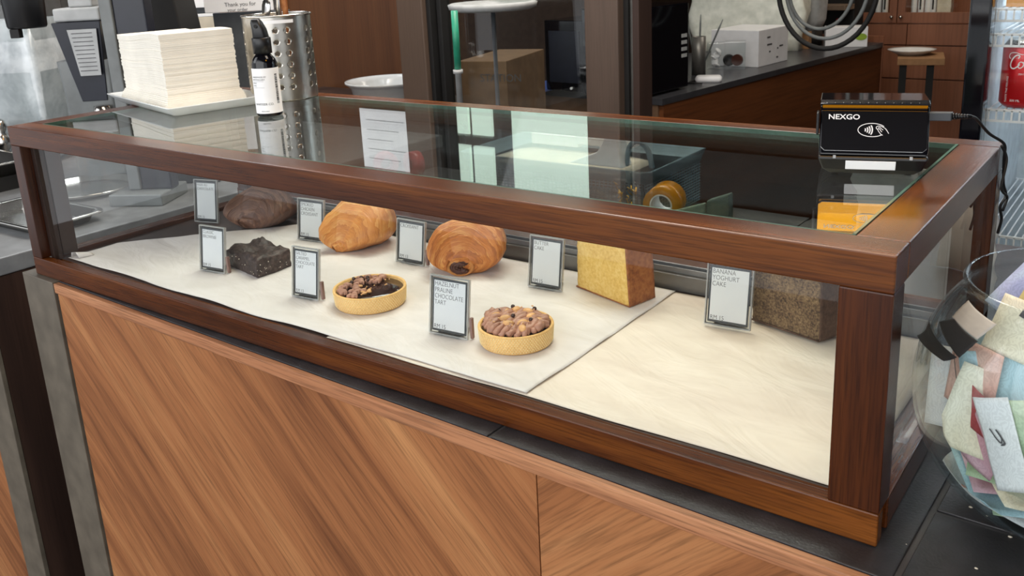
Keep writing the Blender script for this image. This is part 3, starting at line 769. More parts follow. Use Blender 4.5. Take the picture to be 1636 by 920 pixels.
# chamfered face panel
fa = math.atan2(.0555-.0240, .0098+.0085)
FMt = Matrix.Translation((0, -.0087, .0240)) @ Matrix.Rotation(-(PI/2-fa), 4, 'X')
panel = [(-.0395, -.0022), (.0395, -.0022), (.0428, .0012), (.0432, .0350), (-.0432, .0350), (-.0428, .0012)]
obj('face_panel', MB().prism(panel, -.0011, -.0001, 'y').xf(FMt), 'screen', t, bevel=.0004)
tm = text_mb('NEXGO', .0066, -.0375, .0268, sx=1.12, thin=.0001).off(0, -.0013, 0).xf(FMt)
obj('brand_lettering', tm, 'whitetext', t)
mb = MB(); ex, ez = -.0015, .0205
el = [(ex+.0135*math.cos(a), ez+.0072*math.sin(a)) for a in [math.radians(32+ (318-32)*k/48) for k in range(49)]]
mb.ribbon(el, .0007)
for k, r_ in enumerate((.0030, .0052, .0074, .0096)):
    mb.ribbon(arc(ex-.0098+.0006, ez, r_, -.55, .55), .00115)
for st in ([(.0052, .0050), (.0030, .0042), (.0026, .0020), (.0042, .0008), (.0050, -.0010), (.0066, -.0032), (.0080, -.0050), (.0100, -.0062)],
           [(.0052, .0050), (.0078, .0046), (.0100, .0036), (.0126, .0020), (.0150, -.0012), (.0166, -.0040)],
           [(.0046, .0028), (.0064, .0034), (.0086, .0014), (.0104, .0002)], [(.0040, .0012), (.0060, .0016), (.0076, -.0006), (.0090, -.0022)]):
    mb.ribbon([(ex+.0018+p[0]*.86, ez+p[1]*.9) for p in [tuple(v[:2]) for v in crom([(a, b, 0) for a, b in st], 4)]], .0006)
obj('contactless_symbol', mb.xf(Matrix.Diagonal((.84, 1, .84, 1))).off(0, -.0013, 0).xf(FMt), 'whitetext', t)
# amber lamp reflection made as a glowing strip under a small visor, leaning forward
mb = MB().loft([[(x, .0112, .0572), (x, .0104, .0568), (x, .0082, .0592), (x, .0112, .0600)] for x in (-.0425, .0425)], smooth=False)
obj('reflection_strip', mb, 'amber', t, label='amber reflection along the upper edge, put in as a glowing strip')
mb = MB().loft([[(x, .0072, .0600), (x, .0076, .0610), (x, .020, .0622), (x, .074, .0600), (x, .074, .0580), (x, .0115, .0582)] for x in (-.0446, .0446)], smooth=False)
obj('top_cover', mb, 'blackg', t, bevel=.0008)
mb = MB()
for k in range(12): mb.sphere((-.039+.0068*k, .0100, .0613), .00035, 6, 4)
obj('indicator_dots', mb, 'lgrey', t)
# white sticker on the lower lip, facing forward and down
dy, dz = (-.013+.0085), (.0205-.008); la = math.atan2(dz, -dy)
LM = Matrix.Translation((0, -.0081, .0060)) @ Matrix.Rotation(math.atan2(.0040, .0095), 4, 'X')
obj('white_sticker', MB().box(-.0215, -.0009, .0006, .0190, -.0002, .0095).xf(LM), 'paper', t, bevel=.0004)
obj('side_strap', MB().box(-.0472, .000, .034, -.0448, .012, .054), 'black', t, bevel=.001)
obj('latch', MB().box(-.0320, -.0126, .0162, -.0295, -.0108, .0190).box(.0295, -.0126, .0162, .0320, -.0108, .0190), 'lgrey', t, bevel=.0003)
obj('rubber_foot', MB().lathe([(.003, -.0003), (.003, .004)], 12, (-.030, .004, 0)).lathe([(.003, -.0003), (.003, .004)], 12, (.030, .004, 0)), 'blackm', t)
obj('rubber_foot', MB().lathe([(.003, -.0003), (.003, .003)], 12, (-.030, .07, 0)).lathe([(.003, -.0003), (.003, .003)], 12, (.030, .07, 0)), 'blackm', t)
# cable
TM = Matrix.Translation(t.location) @ Matrix.Rotation(tang, 4, 'Z')
s0 = TM @ Vector((.0450, .028, .0470)); 
cb = thing('power_cable', 'black plug and cable hanging from the card terminal over the case side', 'cable', s0)
def cl(p): return p-s0
yy = s0.y
dirx = (TM.to_3x3() @ Vector((1, 0, 0))).normalized()
P0 = s0; P1 = s0+dirx*.019; P2 = s0+dirx*.034
mb = MB().loft([[P+Vector((0, sy*.0042, sz*.0036))-s0 for sy, sz in ((-1, -1), (1, -1), (1, 1), (-1, 1))] for P in (P0, P0+dirx*.001, P1)], smooth=False)
obj('plug', mb, 'dgrey', cb, bevel=.0008)
mb = MB()
for k in range(6): mb.tube([cl(P1+dirx*(.0022*k)), cl(P1+dirx*(.0022*k+.0014))], .0030-.0002*k, 10)
mb.tube([cl(P1), cl(P1+dirx*.015)], .0018, 8)
obj('strain_relief', mb, 'black', cb)
path = [P1+dirx*.014, ony(1560, 190, .300), ony(1580, 213, .345), Vector((W+.003, .370, H+.003)), Vector((W+.0035, .374, H-.012)), onx(1603, 292, W+.003), onx(1607, 312, W+.003), onx(1598, 330, W+.003), onx(1600, 350, W+.004), onx(1594, 372, W+.004)]
c1_ = [p-s0 for p in crom(path, 8)]
obj('cord', MB().tube(c1_, .0014, 8), 'blackm', cb, smooth=True)
path2 = [Vector((W+.0015, .364, H+.0025)), Vector((W+.0065, .370, H-.012)), onx(1600, 300, W+.007), onx(1609, 315, W+.006), onx(1602, 336, W+.006)]
obj('cord', MB().tube([p-s0 for p in crom(path2, 8)], .0013, 8), 'blackm', cb, smooth=True)

# ================================================================ TIP JAR
jc = Vector((1.304, .110, 0.0)); JR = .110
t = thing('tip_jar', 'round glass fishbowl tip jar filled with banknotes', 'jar', (jc.x, jc.y, .0004))
zc = .099
prof = []
a_start = math.asin(.93)
amin = -math.acos(.46); amax = math.radians(44)
for k in range(37):
    a = amin+(amax-amin)*k/36; prof.append((JR*math.cos(a), zc+JR*math.sin(a)))
outer = [(.001, .001), (prof[0][0]*.9, .0002)]+prof
inner = [(r-.0028, z) for r, z in prof[::-1]]+[(prof[0][0]*.85, .0058), (.001, .0052)]
rimr, rimz = prof[-1]
rim = [(rimr+.0005, rimz+.003), (rimr+.0024, rimz+.006), (rimr+.0012, rimz+.0082), (rimr-.0012, rimz+.0072), (rimr-.0022, rimz+.003)]
obj('glass_bowl', MB().lathe(outer+rim+inner, 96), 'jarglass', t, smooth=True)
# torn tape on the bowl
def tape(name, label, mat, quad, lift=0, rad=JR+.0006, rough=.004, n=14, curl=0):
    """patch lying on the bowl, corners given as directions (azimuth, elevation) degrees"""
    q = thing(name, label, 'tape', (jc.x, jc.y, .0004)) if False else None
    rows = []
    for i in range(n+1):
        row = []
        for j in range(n+1):
            u, v = i/n, j/n
            az = (quad[0][0]*(1-u)+quad[1][0]*u)*(1-v)+(quad[3][0]*(1-u)+quad[2][0]*u)*v
            el = (quad[0][1]*(1-u)+quad[1][1]*u)*(1-v)+(quad[3][1]*(1-u)+quad[2][1]*u)*v
            az += rough*120*noise.noise(Vector((u*5, v*5, 3)))*(i in (0, n) or j in (0, n))
            A_, E_ = math.radians(az), math.radians(el)
            rr = rad+curl*max(0, .5-v)**2*(.4+.6*(1-u))*.14+.0004*abs(noise.noise(Vector((u*6, v*6, 1))))
            row.append((rr*math.cos(E_)*math.cos(A_), rr*math.cos(E_)*math.sin(A_), zc+rr*math.sin(E_)))
        rows.append(row)
    o = obj(name, MB().loft(rows, closed=False), mat, smooth=True); o.location = (jc.x, jc.y, .0004); o.modifiers.new('s', 'SOLIDIFY').thickness = .0003
    return tag(o, label, 'tape')
def bowl_dir(u, v):
    """where the sight line first meets the bowl, as azimuth and elevation"""
    d = ray(u, v).normalized(); c = Vector((jc.x, jc.y, zc+.0004)); oc = CT-c; b = oc.dot(d); q = b*b-oc.dot(oc)+(JR+.0006)**2
    p = oc+d*(-b-math.sqrt(max(q, 0))); return math.degrees(math.atan2(p.y, p.x)) % 360, math.degrees(math.asin(max(-1, min(1, p.z/JR))))
T1 = [bowl_dir(1482, 512), bowl_dir(1528, 574), bowl_dir(1560, 545), bowl_dir(1505, 515)]
tape('black_tape', 'piece of black tape stuck on the upper left of the tip jar', 'blackm', [bowl_dir(1500, 514), bowl_dir(1532, 572), bowl_dir(1562, 546), bowl_dir(1524, 510)])
tape('black_tape', 'loose end of black tape curling off the left edge of the tip jar', 'blackm', [bowl_dir(1476, 540), bowl_dir(1512, 578), bowl_dir(1530, 572), bowl_dir(1486, 512)], rad=JR+.0012, curl=.13)
tape('clear_tape', 'cloudy strip of clear tape above the black tape on the tip jar', flat('aged_tape', (166, 160, 150), .5), [bowl_dir(1520, 506), bowl_dir(1560, 543), bowl_dir(1592, 519), bowl_dir(1546, 480)], rad=JR+.0004)
# banknotes: curved sheets inside the bowl
NOTE = {}
def notemat(name, c1, c2, c3):
    N = NT(name); v = N.coords((1, 1, 1)); g = N.noise(v, 14, 3, .5, 1.2)
    wv = N.add('ShaderNodeTexWave', Scale=90, Distortion=30, Detail=3); N.link(v, wv.inputs['Vector'])
    a = N.ramp(g, [(.3, c1), (.5, c2), (.7, c3)]); b = N.ramp(wv.outputs['Fac'], [(.35, tuple(int(k*.72) for k in c1)), (.6, (255, 255, 255))])
    N.base(N.mix(a, b, .16, 'MULTIPLY')); N.p(Roughness=.5); return N.m
notes = {'blue': ((150, 186, 196), (176, 206, 212), (196, 218, 226)), 'violet': ((140, 148, 196), (176, 184, 220), (190, 216, 220)), 'peach': ((214, 150, 130), (228, 176, 158), (236, 200, 184)),
         'cream': ((216, 204, 174), (232, 224, 200), (240, 234, 216)), 'green': ((140, 164, 132), (176, 196, 160), (208, 214, 180)), 'pink': ((196, 140, 150), (214, 176, 184), (224, 204, 206)), 'yellow': ((206, 184, 110), (220, 206, 150), (190, 206, 170)), 'red': ((140, 40, 44), (170, 70, 70), (206, 130, 110)), 'white': ((216, 214, 212), (230, 228, 224), (238, 236, 234))}
for k, v in notes.items(): NOTE[k] = notemat('banknote_'+k, *v)
def banknote(label, kind, c, nrm, up, w_, h_, bend=.2, fold=0, marks=None, seed=0):
    """a note of its own size, curved, standing or lying inside the bowl"""
    nrm = Vector(nrm).normalized(); up = Vector(up); up = (up-nrm*up.dot(nrm)).normalized(); sd = up.cross(nrm)
    rows = []
    n = 16
    for i in range(n+1):
        row = []
        for j in range(n+1):
            a = (i/n-.5)*w_; b = (j/n-.5)*h_
            off_ = bend*(a*a)/w_*2+fold*abs(b)*.5+.0012*noise.noise(Vector((a*40+seed, b*40, seed)))
            p = Vector(c)+sd*a+up*b-nrm*off_
            q = p-Vector((0, 0, zc)); L = q.length
            if L > JR-.0045: p = Vector((0, 0, zc))+q*((JR-.0045-.0006*(seed % 3))/L)
            p.z = max(p.z, .0068)
            row.append(p)
        rows.append(row)
    o = obj('banknote', MB().loft(rows, closed=False), NOTE[kind], smooth=True); o.location = (jc.x, jc.y, .0004)
    o.modifiers.new('s', 'SOLIDIFY').thickness = .0002
    tag(o, label, 'banknote', 'banknotes in the tip jar')
    if marks:
        nb = nrm
        mb = MB()
        for st, wd in marks: mb.ribbon([(x, z) for x, z in st], wd, th=.00015)
        # project print strokes on the note
        for v in mb.b.verts:
            a, b = v.co.x, v.co.z; off_ = bend*(a*a)/w_*2+fold*abs(b)*.5
            p = Vector(c)+sd*a+up*b-nrm*off_+nrm*(.0008-v.co.y)
            q = p-Vector((0, 0, zc)); L = q.length
            if L > JR-.0041: p = Vector((0, 0, zc))+q*((JR-.0041)/L)
            v.co = p
        obj('printed_marks', mb, 'text', o)
    return o
vd = (CT-Vector((jc.x, jc.y, zc))).normalized()
rt = Vector((0, 0, 1)).cross(vd).normalized(); upv = vd.cross(rt)
def B(x, y, z):  # x right in view, y up in view, z towards the viewer
    return rt*x+upv*y+vd*z+Vector((0, 0, zc))
sig = lambda ox, oz, s: [tuple(p[:2]) for p in crom([(ox+a*s, oz+b*s, 0) for a, b in ((-1, 1), (-.3, -.4), (.2, -.9), (.4, -.2), (-.1, .9), (.3, .2), (.7, -1), (.1, -1.2), (.8, -.9))], 4)]
banknote('pale blue banknote with a brown flower in the middle of the jar', 'blue', B(-.012, -.005, .068), (-.1, -.95, .25), (-.25, 0, 1), .12, .062, .1, seed=1,
         marks=[(sig(-.01, .006, .006), .0012), ([(.0+.009*math.cos(k*.5), .006+.006*math.sin(k*.5)) for k in range(13)], .002)])
banknote('cream folded banknote strip across the upper front of the jar', 'cream', B(.0, .024, .078), (-.1, -.9, .4), (.2, 0, 1), .12, .040, .1, seed=2,
         marks=[([(-.045+.002*k, .012-.0004*k) for k in range(15)], .006), (sig(.005, .010, .005), .0006)])
banknote('violet and turquoise banknote sticking up at the top of the jar', 'violet', B(.0, .045, .035), (-.2, -.85, .5), (.5, 0, 1), .13, .060, .05, seed=3,
         marks=[([(-.02+.010*math.cos(k*.8), .004+.010*math.sin(k*.8)) for k in range(9)], .001), ([(.004*math.cos(k*.8)-.02, .004+.004*math.sin(k*.8)) for k in range(9)], .001)])
banknote('yellow green banknote corner marked beneath the violet note', 'yellow', B(-.018, .036, .055), (-.3, -.9, .3), (.3, 0, 1), .07, .035, .1, seed=4)
banknote('peach banknote with a black signature at the left of the jar', 'peach', B(-.066, -.002, .052), (-.62, -.75, .1), (.1, .1, 1), .046, .052, .1, seed=5,
         marks=[(sig(-.010, .0, .010), .0007)])
banknote('dark red banknote corner under the peach note', 'red', B(-.058, -.024, .060), (-.5, -.8, .1), (.4, 0, 1), .030, .026, .1, seed=6)
banknote('pink banknote sticking down at the lower left of the jar', 'pink', B(-.052, -.045, .055), (-.55, -.8, -.1), (.55, .1, 1), .030, .050, .1, seed=7)
banknote('white banknote with a red emblem folded at the lower left', 'white', B(-.040, -.042, .072), (-.4, -.9, 0), (-.45, 0, 1), .026, .064, .1, seed=8,
         marks=[(sig(.0, .006, .005), .0009)])
banknote('small green and cream banknote edge beside the folded white note', 'green', B(-.028, -.034, .078), (-.3, -.9, 0), (-.4, 0, 1), .014, .050, .1, seed=9)
cols = ['green', 'cream', 'white', 'peach', 'green', 'blue', 'cream', 'white', 'pink', 'green', 'cream', 'yellow']
for k, c_ in enumerate(cols):
    z_ = .014+.0044*k; 
    lab = ['lowest', 'second', 'third', 'fourth', 'fifth', 'sixth', 'seventh', 'eighth', 'ninth', 'tenth', 'eleventh', 'topmost'][k]
    banknote('%s layer up, a %s banknote lying flat in the bottom pile of the jar' % (lab, c_), c_, (.012*math.sin(k*2.1), .010*math.cos(k*1.7), z_), (.12*math.sin(k*1.3), -.16-.08*math.sin(k*1.9), 1), (math.cos(k*.5)*.6, 1, 0), .13, .10, -.12, seed=20+k)
for k, (x, y, z_, c_) in enumerate(((.02, .0, .03, 'cream'), (-.03, .012, .01, 'blue'), (-.045, -.012, .03, 'white'), (.03, .03, .0, 'pink'), (-.03, -.03, .045, 'cream'))):
    lab = ('cream banknote in the middle of the heap', 'blue banknote deep behind the peach note', 'white banknote behind the signature note at the left', 'pink banknote at the back right of the heap', 'cream banknote low behind the folded white note')[k]
    banknote(lab, c_, B(x, y, z_), (-.3+.2*k, -.9, .2), (.2*k-.4, 0, 1), .10, .06, .15, seed=40+k)

# ================================================================ LEFT COUNTER
ZL = -.02
lc = thing('side_counter', 'lower counter with dark end panel at the left of the service counter', 'counter', (-.2, .0, ZL))
obj('worktop', MB().box(-2.2, .01, -.03, 0, 1.15, 0), M['steelb'] if False else flat('zinc_worktop', (142, 144, 146), .35, .3), lc, bevel=.002)
obj('end_panel', MB().box(-.02, .0085, -.98, -.001, 1.15, -.031), 'dwood', lc)
obj('corner_post', MB().box(-.075, .0, -.98, -.0005, .008, -.031), 'bronze', lc, bevel=.001)
obj('front_panel', MB().box(-2.2, .006, -.98, -.0755, .03, -.031), 'vL', lc)
# trays
def tray(label, c, hx, hy, h, rz, mat='steel'):
    t = thing('baking_tray', label, 'tray', c, rz)
    obj('pan', MB().loft([rrect(hx-.012, hy-.012, .02, .0), rrect(hx-.004, hy-.004, .02, h), rrect(hx+.006, hy+.006, .022, h+.001), rrect(hx+.007, hy+.007, .022, h-.003), rrect(hx+.004, hy+.004, .022, h-.001), rrect(hx-.006, hy-.006, .018, h-.002), rrect(hx-.015, hy-.015, .018, .0015)]), mat, t, smooth=False)
    return t
tray('shallow stainless steel tray lying nearest on the side counter', (-.385, .185, ZL+.0005), .125, .065, .018, .05)
tray('upper stainless steel tray raised behind the shallow tray', (-.86, .245, .012), .18, .10, .03, .05)
t = thing('tray_rack', 'low black rack under the raised stainless tray', 'rack', (-.86, .245, ZL), .05)
obj('rack_frame', MB().box(-.17, -.09, 0, -.16, .09, .031).box(.16, -.09, 0, .17, .09, .031).box(-.159, -.09, .02, .159, -.08, .031).box(-.159, .08, .02, .159, .09, .031), 'blackm', t)
p = onz(40, 318, ZL); o = obj('wedge_stand', MB().prism([(0, 0), (.05, 0), (.05, .045)], 0, .05, 'y'), 'alu'); o.location = (p.x-.02, p.y, ZL+.0005); o.rotation_euler.z = .6; tag(o, 'small grey metal wedge between the two trays', 'stand')
# chrome grip beside the jug
p = atd(4, 222, 2.15); t = thing('mixer_tap', 'chrome tap with ball joints behind the left end of the case', 'tap', (p.x, p.y, ZL))
mb = MB().lathe([(.022, 0), (.022, .01), (.010, .014), (.010, .05), (.018, .06), (.020, .072), (.014, .085), (.010, .092), (.016, .105), (.012, .12), (.006, .125)], 24)
obj('tap_body', mb, 'steel', t, smooth=True); obj('tap_spout', MB().tube([(0, 0, .07), (-.03, -.02, .10), (-.06, -.035, .09)], .007, 12), 'steel', t, smooth=True)
# round stainless basin seen through the left end of the case
p = (onz(85, 310, ZL)+onz(205, 305, ZL))/2; t = thing('round_tray', 'round stainless tray standing beyond the left glass of the case', 'tray', (-.52, .365, ZL))
obj('dish', MB().lathe([(.085, .0), (.100, .012), (.106, .013), (.106, .011), (.097, .004), (.085, .0025), (.001, .0025)], 64), 'steel', t, smooth=True)
# jug
p = atd(46, 120, 2.25); t = thing('water_jug', 'tall cloudy clear jug of ice water at the far left', 'jug', (p.x, p.y, ZL), .5)
jr = .078
obj('jug_wall', MB().loft([rrect(jr*.92, jr*.92, .015, .0), rrect(jr*.95, jr*.95, .016, .006), rrect(jr, jr, .018, .50), rrect(jr*.96, jr*.96, .016, .50), rrect(jr*.9, jr*.9, .015, .01)]), 'plasticclear', t)
obj('ice_water', MB().loft([rrect(jr*.89, jr*.89, .014, .012), rrect(jr*.91, jr*.91, .014, .12), rrect(jr*.935, jr*.935, .015, .28), rrect(jr*.935, jr*.935, .015, .345)]), 'ice', t)
p2 = atd(40, 22, 2.02); o = thing('black_hopper', 'black plastic hopper with a small spout in front of the water jug', 'hopper', (p2.x, p2.y, ZL), .64)
hz_ = p2.z-ZL
obj('hopper_body', MB().lathe([(.038, hz_-.031), (.041, hz_-.026), (.046, hz_+.08), (.046, hz_+.20)], 32), 'black', o, smooth=True)
obj('spout', MB().box(-.022, -.038, hz_-.050, -.002, -.020, hz_-.031), 'blackm', o, bevel=.001)
obj('support_arm', MB().box(-.20, .015, .0, -.17, .045, hz_+.20).box(-.169, .02, hz_+.14, -.042, .04, hz_+.18), 'blackm', o, bevel=.002)
# white pipes
p = atd(112, 130, 2.62); t = thing('white_pump', 'white curved plastic pipes between the jug and the grinder', 'pipe', (p.x, p.y, ZL))
t.scale = (1.5,)*3; hb_ = (p.z-ZL)/1.5
obj('pipe', MB().tube([(.03, .02, hb_+.05), (.0, .0, hb_+.035), (-.004, 0, hb_-.01), (.004, 0, hb_-.05)], [.020, .024, .024, .016], 16), 'ceram', t, smooth=True)
obj('pipe', MB().tube([(-.035, -.03, hb_-.045), (.0, 0, hb_-.03), (.05, .03, hb_-.012)], [.022, .022, .020], 16), 'ceram', t, smooth=True)
obj('pipe', MB().tube([(.005, 0, 0), (.005, 0, hb_-.04)], .015, 16), 'ceram', t, smooth=True)
# grinder
p = atd(152, 110, 2.02); t = thing('coffee_grinder', 'grey and black coffee grinder with a printed note on its hopper', 'grinder', (p.x, p.y, ZL), math.radians(42))
t.scale = (1.25,)*3; g = (p.z-ZL)/1.25
obj('grinder_body', MB().loft([rrect(.045, .05, .008, 0), rrect(.042, .05, .008, g-.04), rrect(.046, .052, .008, g+.02)]), 'grey', t, bevel=.001)
obj('hopper', MB().loft([[(-.012, -.052, g-.05), (.03, -.052, g-.05), (.03, .05, g-.05), (-.012, .05, g-.05)], [(-.040, -.056, g+.085), (.040, -.056, g+.085), (.040, .05, g+.085), (-.040, .05, g+.085)]], smooth=False), 'navy', t, bevel=.001)
obj('hopper_lid', MB().box(-.036, -.052, g+.086, .040, .05, g+.108).box(-.02, -.02, g+.108, .02, .02, g+.14), 'lgrey', t, bevel=.003)
nt = obj('printed_note', MB().prism([(-.004, g-.005), (.030, g-.005), (.034, g+.073), (-.014, g+.073)], -.0615, -.0605, 'y'), 'lgrey', t)
mb = MB()
for k in range(10): mb.box(-.008+.0006*k, -.0621, g+.066-.007*k, .026, -.0616, g+.0665-.007*k+.0006)
obj('printed_lines', mb, 'text', nt)
obj('grinder_chute', MB().lathe([(.014, 0), (.016, .02), (.013, .035)], 20, (.022, -.062, g-.092)), 'steel', t, smooth=True)
obj('portafilter_tray', MB().box(-.03, -.10, g-.13, .045, -.052, g-.122), 'blackm', t, bevel=.002)
# screens behind the napkins
p = atd(180, 90, 1.74); t = thing('till_screen', 'grey edged dark touch screen standing behind the napkin stack', 'screen', (p.x, p.y, ZL), math.radians(30))
t.scale = (1.22,)*3; g = (p.z-ZL)/1.22
obj('screen_housing', MB().box(-.010, -.0, 0.02, .010, .03, g+.25), 'grey', t, bevel=.002)
obj('screen_back', MB().box(.0105, .004, 0.02, .062, .03, g+.25), 'navy', t, bevel=.002)
obj('stand_foot', MB().box(-.03, -.03, 0, .06, .06, .0195), 'grey', t, bevel=.002)
p = atd(262, 40, 1.86); t = thing('till_cabinet', 'tall black slanted back of the till beside the dark screen', 'till', (p.x, p.y, ZL), math.radians(36))
t.scale = (1.2,)*3; g = (p.z-ZL)/1.2
obj('till_body', MB().loft([[(-.045, 0, 0), (.058, 0, 0), (.058, .1, 0), (-.045, .1, 0)], [(-.045, .0, g+.2), (.005, .0, g+.2), (.005, .1, g+.2), (-.045, .1, g+.2)]], smooth=False), 'blackm', t, bevel=.003)
obj('round_badge', MB().tube([(.010, .001, g-.028), (.010, -.004, g-.028)], .008, 20), 'dgrey', t)
# shelf unit behind
p = atd(322, 30, 2.22); t = thing('paper_shelf', 'open shelf with stacked white and cream paper behind the napkins', 'shelf', (p.x, p.y, ZL), math.radians(38))
g = p.z-ZL
obj('shelf_frame', MB().box(-.10, .0, 0, .046, .02, g-.034).box(-.1, .0205, 0, .046, .3, g-.034).box(-.10, .02, g+.012, .048, .3, g+.026), 'dgrey', t, bevel=.001)
obj('side_board', MB().box(.048, -.01, 0, .058, .3, g+.2), 'kraft', t, bevel=.001)
for nm, la, z0_, z1_, m_ in (('paper_ream', 'cream and orange paper ream on the lower level of the shelf', -.022, .004, 'cream'), ('paper_ream', 'white paper pile on the lower level of the shelf', .0045, .0115, 'paper'), ('paper_ream', 'white paper pile on the upper level of the shelf', .0265, .046, 'paper')):
    o = obj(nm, MB().box(-.095, 0, 0, .044, .2, z1_-z0_), m_, bevel=.001); o.location = t.location+Vector((0, 0, g+z0_)) if z0_ > 0 else t.location+Vector((0, 0, g-.0335+.0)); o.rotation_euler.z = math.radians(38)
    if z0_ < 0: o.scale.z = (.004+.0335)/(z1_-z0_)
    tag(o, la, 'paper')
p = atd(372, 60, 2.05); t = thing('notice_board', 'dark grey board behind the cutlery holder carrying white printed sheets', 'board', (p.x, p.y, ZL), math.radians(38))
g = p.z-ZL
obj('board', MB().box(-.038, 0, 0, .13, .02, g+.055), 'dgrey', t, bevel=.001)
o = obj('paper_sheet', MB().box(-.05, -.014, 0, .10, -.002, .10), 'paper', None, bevel=.0005); o.location = t.location+Vector((0, 0, g+.057)); o.rotation_euler.z = math.radians(38); tag(o, 'white printed card standing on the grey board above the cutlery', 'paper')
tm = text_mb('Thank you for', .012, -.005, .012); join(tm, text_mb('your order', .010, .0, .001)); obj('lettering', tm.off(0, -.0145, 0), 'text', o)

# ================================================================ BEHIND THE CASE (staff worktop, seen through the top glass)
wtz = -.001
def on_work(u, v, y): p = ony(u, v, y); return p
# mesh basket
bl, brt = ony(745, 300, .60), ony(1033, 290, .60)
t = thing('mesh_basket', 'blue grey plastic mesh basket behind the case', 'basket', ((bl.x+brt.x)/2, .60, 0))
bw = (brt.x-bl.x)/2; bh = .094
mb = MB()
mb.loft([rrect(bw, .10, .012, bh-.022), rrect(bw+.004, .104, .014, bh-.001), rrect(bw+.008, .108, .014, bh), rrect(bw+.006, .106, .014, bh-.004), rrect(bw-.001, .099, .012, bh-.022)]).off(0, .10, 0)
obj('rim', mb, 'bluegrey', t)
mb = MB(); nb = 46
for k in range(nb): x = -bw*.95+2*bw*.95*k/(nb-1); mb.box(x-.0008, .001, 0, x+.0008, .003, bh-.02)
for k in range(16): z = .001+.0048*k; mb.box(-bw*.96, .0006, z, bw*.96, .0016, z+.0018)
for k in range(22): y = .004+.19*k/21; mb.box(bw*.96, y, 0, bw*.97, y+.0016, bh-.02)
for k in range(16): z = .001+.0048*k; mb.box(bw*.972, .003, z, bw*.98, .197, z+.0018)
mb.box(-bw*.95, .004, .0, bw*.95, .197, .002)
obj('mesh_side', mb, 'bluegrey', t)
obj('handle', MB().tube([tuple(v) for v in crom([(bw-.052, .03, bh-.002), (bw-.046, .03, bh+.028), (bw-.030, .03, bh+.038), (bw-.014, .03, bh+.026), (bw-.006, .03, bh-.002)], 6)], .0042, 10), 'bluegrey', t, smooth=True)
# cloth and parcels in the basket
bx = t.location
def cloth_blob(label, nm, cat, pts, mat, th, loc_):
    o = obj(nm, MB().prism(pts, -th/2, th/2, 'y'), mat, None, bevel=.002, smooth=False); o.location = loc_; return tag(o, label, cat)
cloth_blob('white folded paper with small grey print peaking from the basket', 'folded_paper', 'paper', [(-.09, 0), (-.055, .014), (-.035, .022), (-.018, .052), (-.008, .056), (0, .050), (.010, .008), (.012, 0)], 'paper', .03, (bx.x+bw-.062, .63, bh-.004))
o = obj('cream_pouch', MB().loft([rrect(bw*.72, .05, .02, 0), rrect(bw*.78, .055, .02, .010), rrect(bw*.6, .04, .02, .018)]), 'cream', None, smooth=True); o.location = (bx.x-.02, .69, bh-.030); tag(o, 'cream cloth pouch lying in the mesh basket', 'pouch')
o = obj('white_box', MB().box(-.055, 0, 0, .055, .04, .022), 'paper', None, bevel=.002); o.location = (bx.x+bw-.15, .72, bh+.002); tag(o, 'long white carton lying at the back of the basket', 'box')
o = obj('white_box', MB().box(-.05, 0, 0, .05, .04, .020), 'paper', None, bevel=.002); o.location = (bx.x-.07, .72, bh-.004); tag(o, 'short white carton lying at the left in the basket', 'box')
# brass clip things
p = ony(1000, 318, .54); t = thing('binder_clips', 'clear bag of brass clips in front of the mesh basket', 'clips', (p.x, .54, 0))
mb = MB(); R_ = random.Random(4)
for k in range(16): a = R_.random()*6; x, z = R_.uniform(-.016, .016), R_.uniform(.05, .088); mb.tube([(x, 0, z), (x+.008*math.cos(a), .003, z+.008*math.sin(a)), (x+.004*math.cos(a+1), .005, z+.012*math.sin(a+1))], .0011, 6)
obj('brass_wire', mb, 'gold', t); obj('bag', MB().loft([rrect(.022, .010, .006, 0), rrect(.024, .012, .006, .05), rrect(.020, .006, .004, .094)]), 'plasticclear', t)
# tape dispenser and roll
p = ony(1062, 320, .47); t = thing('tape_roll', 'roll of amber packing tape behind the case', 'tape', (p.x, .47, .0), math.radians(12))
def ringy(r0, r1, w_, cz, n=48):
    mb = MB(); prof = [(r0, -w_/2), (r1, -w_/2), (r1, w_/2), (r0, w_/2), (r0, -w_/2)]
    mb.loft([[(r*math.cos(2*PI*k/n), y, cz+r*math.sin(2*PI*k/n)) for k in range(n)] for r, y in prof], False, False); return mb
RZ = p.z-.002
obj('tape_winding', ringy(.0155, .0245, .040, RZ), 'wax', t); obj('core', ringy(.0135, .0153, .041, RZ), 'paper', t)
obj('holder', MB().box(-.03, -.016, 0, .03, .016, RZ-.028).box(-.004, -.014, RZ-.028, .004, .014, RZ-.0246), 'bluegrey', t, bevel=.002)
p = ony(1098, 332, .43); t = thing('note_pad', 'grey green plastic holder in front of the amber tape roll', 'holder', (p.x, .425, .0), math.radians(0))
obj('holder_face', MB().prism([(-.065, 0), (.028, 0), (.028, p.z+.012), (-.065, p.z-.022)], -.003, .003, 'y'), flat('sage_plastic', (128, 146, 128), .5), t, bevel=.002)
obj('holder_side', MB().prism([(.0285, 0), (.062, 0), (.058, p.z+.026), (.0285, p.z+.014)], -.001, .014, 'y'), flat('dark_sage_plastic', (98, 112, 98), .5), t, bevel=.002)
obj('screw', MB().tube([(.0, -.0032, p.z-.006), (.0, -.006, p.z-.006)], .003, 12), 'lgrey', t)
